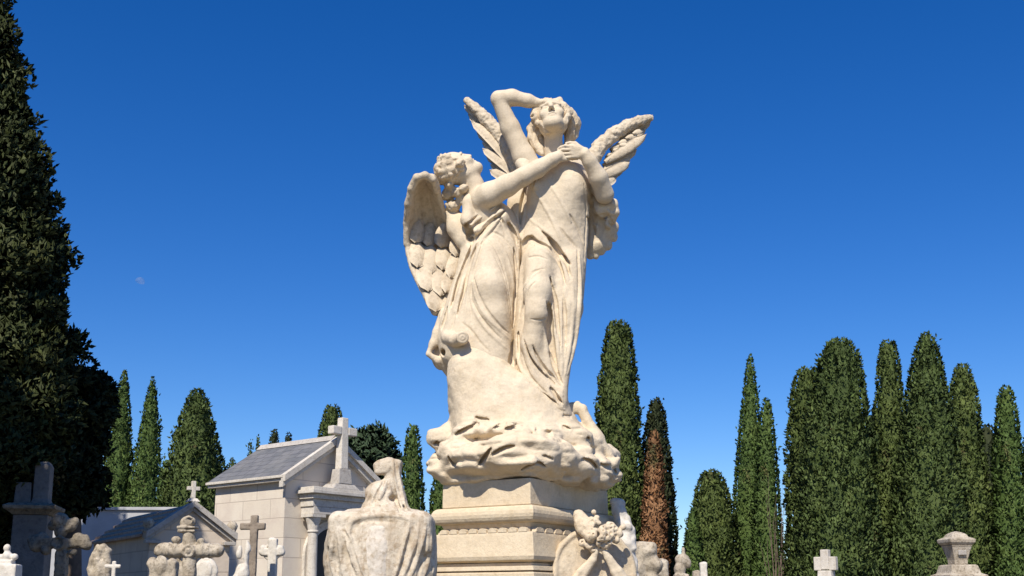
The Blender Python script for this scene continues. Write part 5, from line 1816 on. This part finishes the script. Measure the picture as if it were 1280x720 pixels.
def pair_posts(x, top, w):
    def fn(f, p, s):
        f.box(p(x, (top + 770) / 2), (w * s, w * s, (770 - top) / 2 * s), 0.02, None, 0.03)
        f.ell(p(x, top + 1), (w * 0.8 * s, w * 0.8 * s, 2.5 * s), 0.02)
    return fn


carved('white_post', 'small white stone post below the bushy dark cypress', 'headstone', 880, 22.0, (872, 888, 698, 775), pair_posts(880, 704, 4.5), M['white'], 0.014, (7, 7, at(0, 766, 22)[2]), disp=(0.008, 9))
carved('white_post', 'low pinkish stone post left of the small white post', 'headstone', 871, 21.0, (863, 879, 706, 775), pair_posts(871, 714, 4.5), M['oldstone'], 0.014, (7, 7, at(0, 766, 21)[2]), disp=(0.008, 9))

# white block cross on the right
Y = 15.0
s = Y / F
wc = thing('block_cross', 'stubby white cross with square arms in front of the thick right-hand cypress', 'cross', (at(1032, 700, Y)[0], Y, 0), math.radians(-35))
q = B()
zz = lambda y: at(0, y, Y)[2]
q.box(-0.055, 0.055, -0.05, 0.05, zz(712), zz(687))
q.box(-0.15, -0.053, -0.046, 0.046, zz(713), zz(696))
q.box(0.053, 0.15, -0.046, 0.046, zz(713), zz(696))
q.build('cross', M['trim'], wc, 0.012)
B().rect_stack(0.10, 0.09, [(0, 0.16), (0.2, 0.16), (0.203, 0.06), (zz(735), 0.05), (zz(730), 0.0), (zz(713) - 0.003, -0.01)]).build('base', M['trim'], wc, 0.012)

# cream stele with a stepped cap
Y = 16.0
s = Y / F
se = thing('capped_stele', 'cream stone stele with a moulded pyramid cap in front of the widest right-hand cypress', 'stele', (at(1197, 700, Y)[0], Y, 0), math.radians(8))
zz = lambda y: at(0, y, Y)[2]
B().rect_stack(11.5 * s, 11.5 * s, [(zz(706) + 0.003, -0.035), (zz(700), -0.03), (zz(690), -0.005), (zz(684), 0.015), (zz(682), 0.03)]).build('body', M['oldstone'], se, 0.012)
B().rect_stack(11.5 * s, 11.5 * s, [(zz(682) + 0.003, 0.02), (zz(678.5), 0.055), (zz(674.5), 0.06), (zz(673), 0.03), (zz(671.5), -0.01), (zz(669), -0.02), (zz(667), -0.045), (zz(665.2), -0.085), (zz(664.3), -0.12)]).build('cap', M['oldstone'], se, 0.008)
q = B()
q.box(-0.06, 0.06, -11.5 * s - 0.018, -11.5 * s + 0.02, zz(694), zz(688))
q.build('plaque', M['greystone'], se, 0.006)
B().rect_stack(18 * s, 17 * s, [(0, 0.18), (0.3, 0.18), (0.303, 0.10), (zz(719), 0.08), (zz(717), 0.02), (zz(707), -0.01), (zz(706), -0.03)]).build('base', M['oldstone'], se, 0.012)

# distant tan tomb between the spires and the cluster
Y = 48.0
dt = thing('distant_tomb', 'tiny distant tan tomb seen in the gap right of the bare shrub', 'tomb', (at(981, 710, Y)[0], Y, 0))
q = B()
q.prism([(-0.45, 0), (0.45, 0), (0.45, at(0, 712, Y)[2]), (0, at(0, 705, Y)[2]), (-0.45, at(0, 712, Y)[2])], 'y', -0.5, 0.5)
q.build('wall', M['tile'], dt)
q = B()
q.box(-0.52, 0.52, -0.55, -0.503, at(0, 714, Y)[2], at(0, 711.5, Y)[2])
q.build('cornice', M['trim'], dt)

# ------------------------------------------------------------------ faint day moon
m, nt, b = new_mat('pale_moon')
tr = nt.nodes.new('ShaderNodeBsdfTransparent')
di = nt.nodes.new('ShaderNodeBsdfDiffuse')
mx = nt.nodes.new('ShaderNodeMixShader')
tc = nd(nt, 'ShaderNodeTexCoord')
n = nd(nt, 'ShaderNodeTexNoise', Scale=0.35, Detail=3.0)
nt.links.new(tc.outputs['Object'], n.inputs['Vector'])
nt.links.new(ramp(nt, n.outputs['Fac'], [(0.35, (0.25, 0.27, 0.3)), (0.65, (0.6, 0.6, 0.6))]), di.inputs['Color'])
mx.inputs[0].default_value = 0.10
nt.links.new(tr.outputs[0], mx.inputs[1])
nt.links.new(di.outputs[0], mx.inputs[2])
nt.links.new(mx.outputs[0], nt.nodes['Material Output'].inputs['Surface'])
mc = at(175, 352, 2500.0)
bm = bmesh.new()
bmesh.ops.create_uvsphere(bm, u_segments=32, v_segments=16, radius=10.5)
for v in bm.verts:                              # gibbous: the dark limb is not seen by day
    if v.co.z < -2 - 0.35 * v.co.x:
        v.co.z = (v.co.z + (-2 - 0.35 * v.co.x) * 2) / 3
me = bpy.data.meshes.new('moon')
bm.to_mesh(me)
bm.free()
mo = link('moon', me, m, None, True)
mo.location = tuple(mc)
tag(mo, 'faint pale daytime moon in the blue sky at the left', 'moon')
# ------------------------------------------------------------------ camera, sun, sky
cam_d = bpy.data.cameras.new('camera')
cam = bpy.data.objects.new('camera', cam_d)
COL.objects.link(cam)
cam.location = (0, 0, EYE)
cam.rotation_euler = (math.radians(90) + PITCH, 0, 0)
cam_d.sensor_width = 36
cam_d.lens = 36 * F / 1280
cam_d.shift_y = (CY - 360) / 1280
cam_d.clip_end = 6000
scene.camera = cam

SUN_AZ, SUN_EL = math.radians(15), math.radians(47)
sd = Vector((-math.sin(SUN_AZ) * math.cos(SUN_EL), -math.cos(SUN_AZ) * math.cos(SUN_EL), math.sin(SUN_EL)))
sun_d = bpy.data.lights.new('sun', 'SUN')
sun_d.energy = 5.0
sun_d.angle = math.radians(0.5)
sun_d.color = (1.0, 0.93, 0.82)
sun = bpy.data.objects.new('sun', sun_d)
COL.objects.link(sun)
sun.rotation_euler = (-sd).to_track_quat('-Z', 'Y').to_euler()

w = bpy.data.worlds.new('World')
scene.world = w
w.use_nodes = True
nt = w.node_tree
bg = nt.nodes['Background']
sky = nt.nodes.new('ShaderNodeTexSky')
sky.sky_type = 'NISHITA'
sky.sun_disc = False
sky.sun_elevation = SUN_EL
sky.sun_rotation = PI + SUN_AZ
sky.altitude = 300
sky.air_density = 1.0
sky.dust_density = 0.0
sky.ozone_density = 6.0
hs = nt.nodes.new('ShaderNodeHueSaturation')
hs.inputs['Saturation'].default_value = 1.3
hs.inputs['Hue'].default_value = 0.513
nt.links.new(sky.outputs['Color'], hs.inputs['Color'])
nt.links.new(hs.outputs['Color'], bg.inputs['Color'])
bg.inputs['Strength'].default_value = 0.108

scene.view_settings.view_transform = 'Standard'
scene.view_settings.look = 'None'
scene.view_settings.gamma = 1
scene.view_settings.exposure = 0.22
scene.view_settings.use_curve_mapping = False
scene.render.engine = 'CYCLES'
scene.cycles.max_bounces = 6
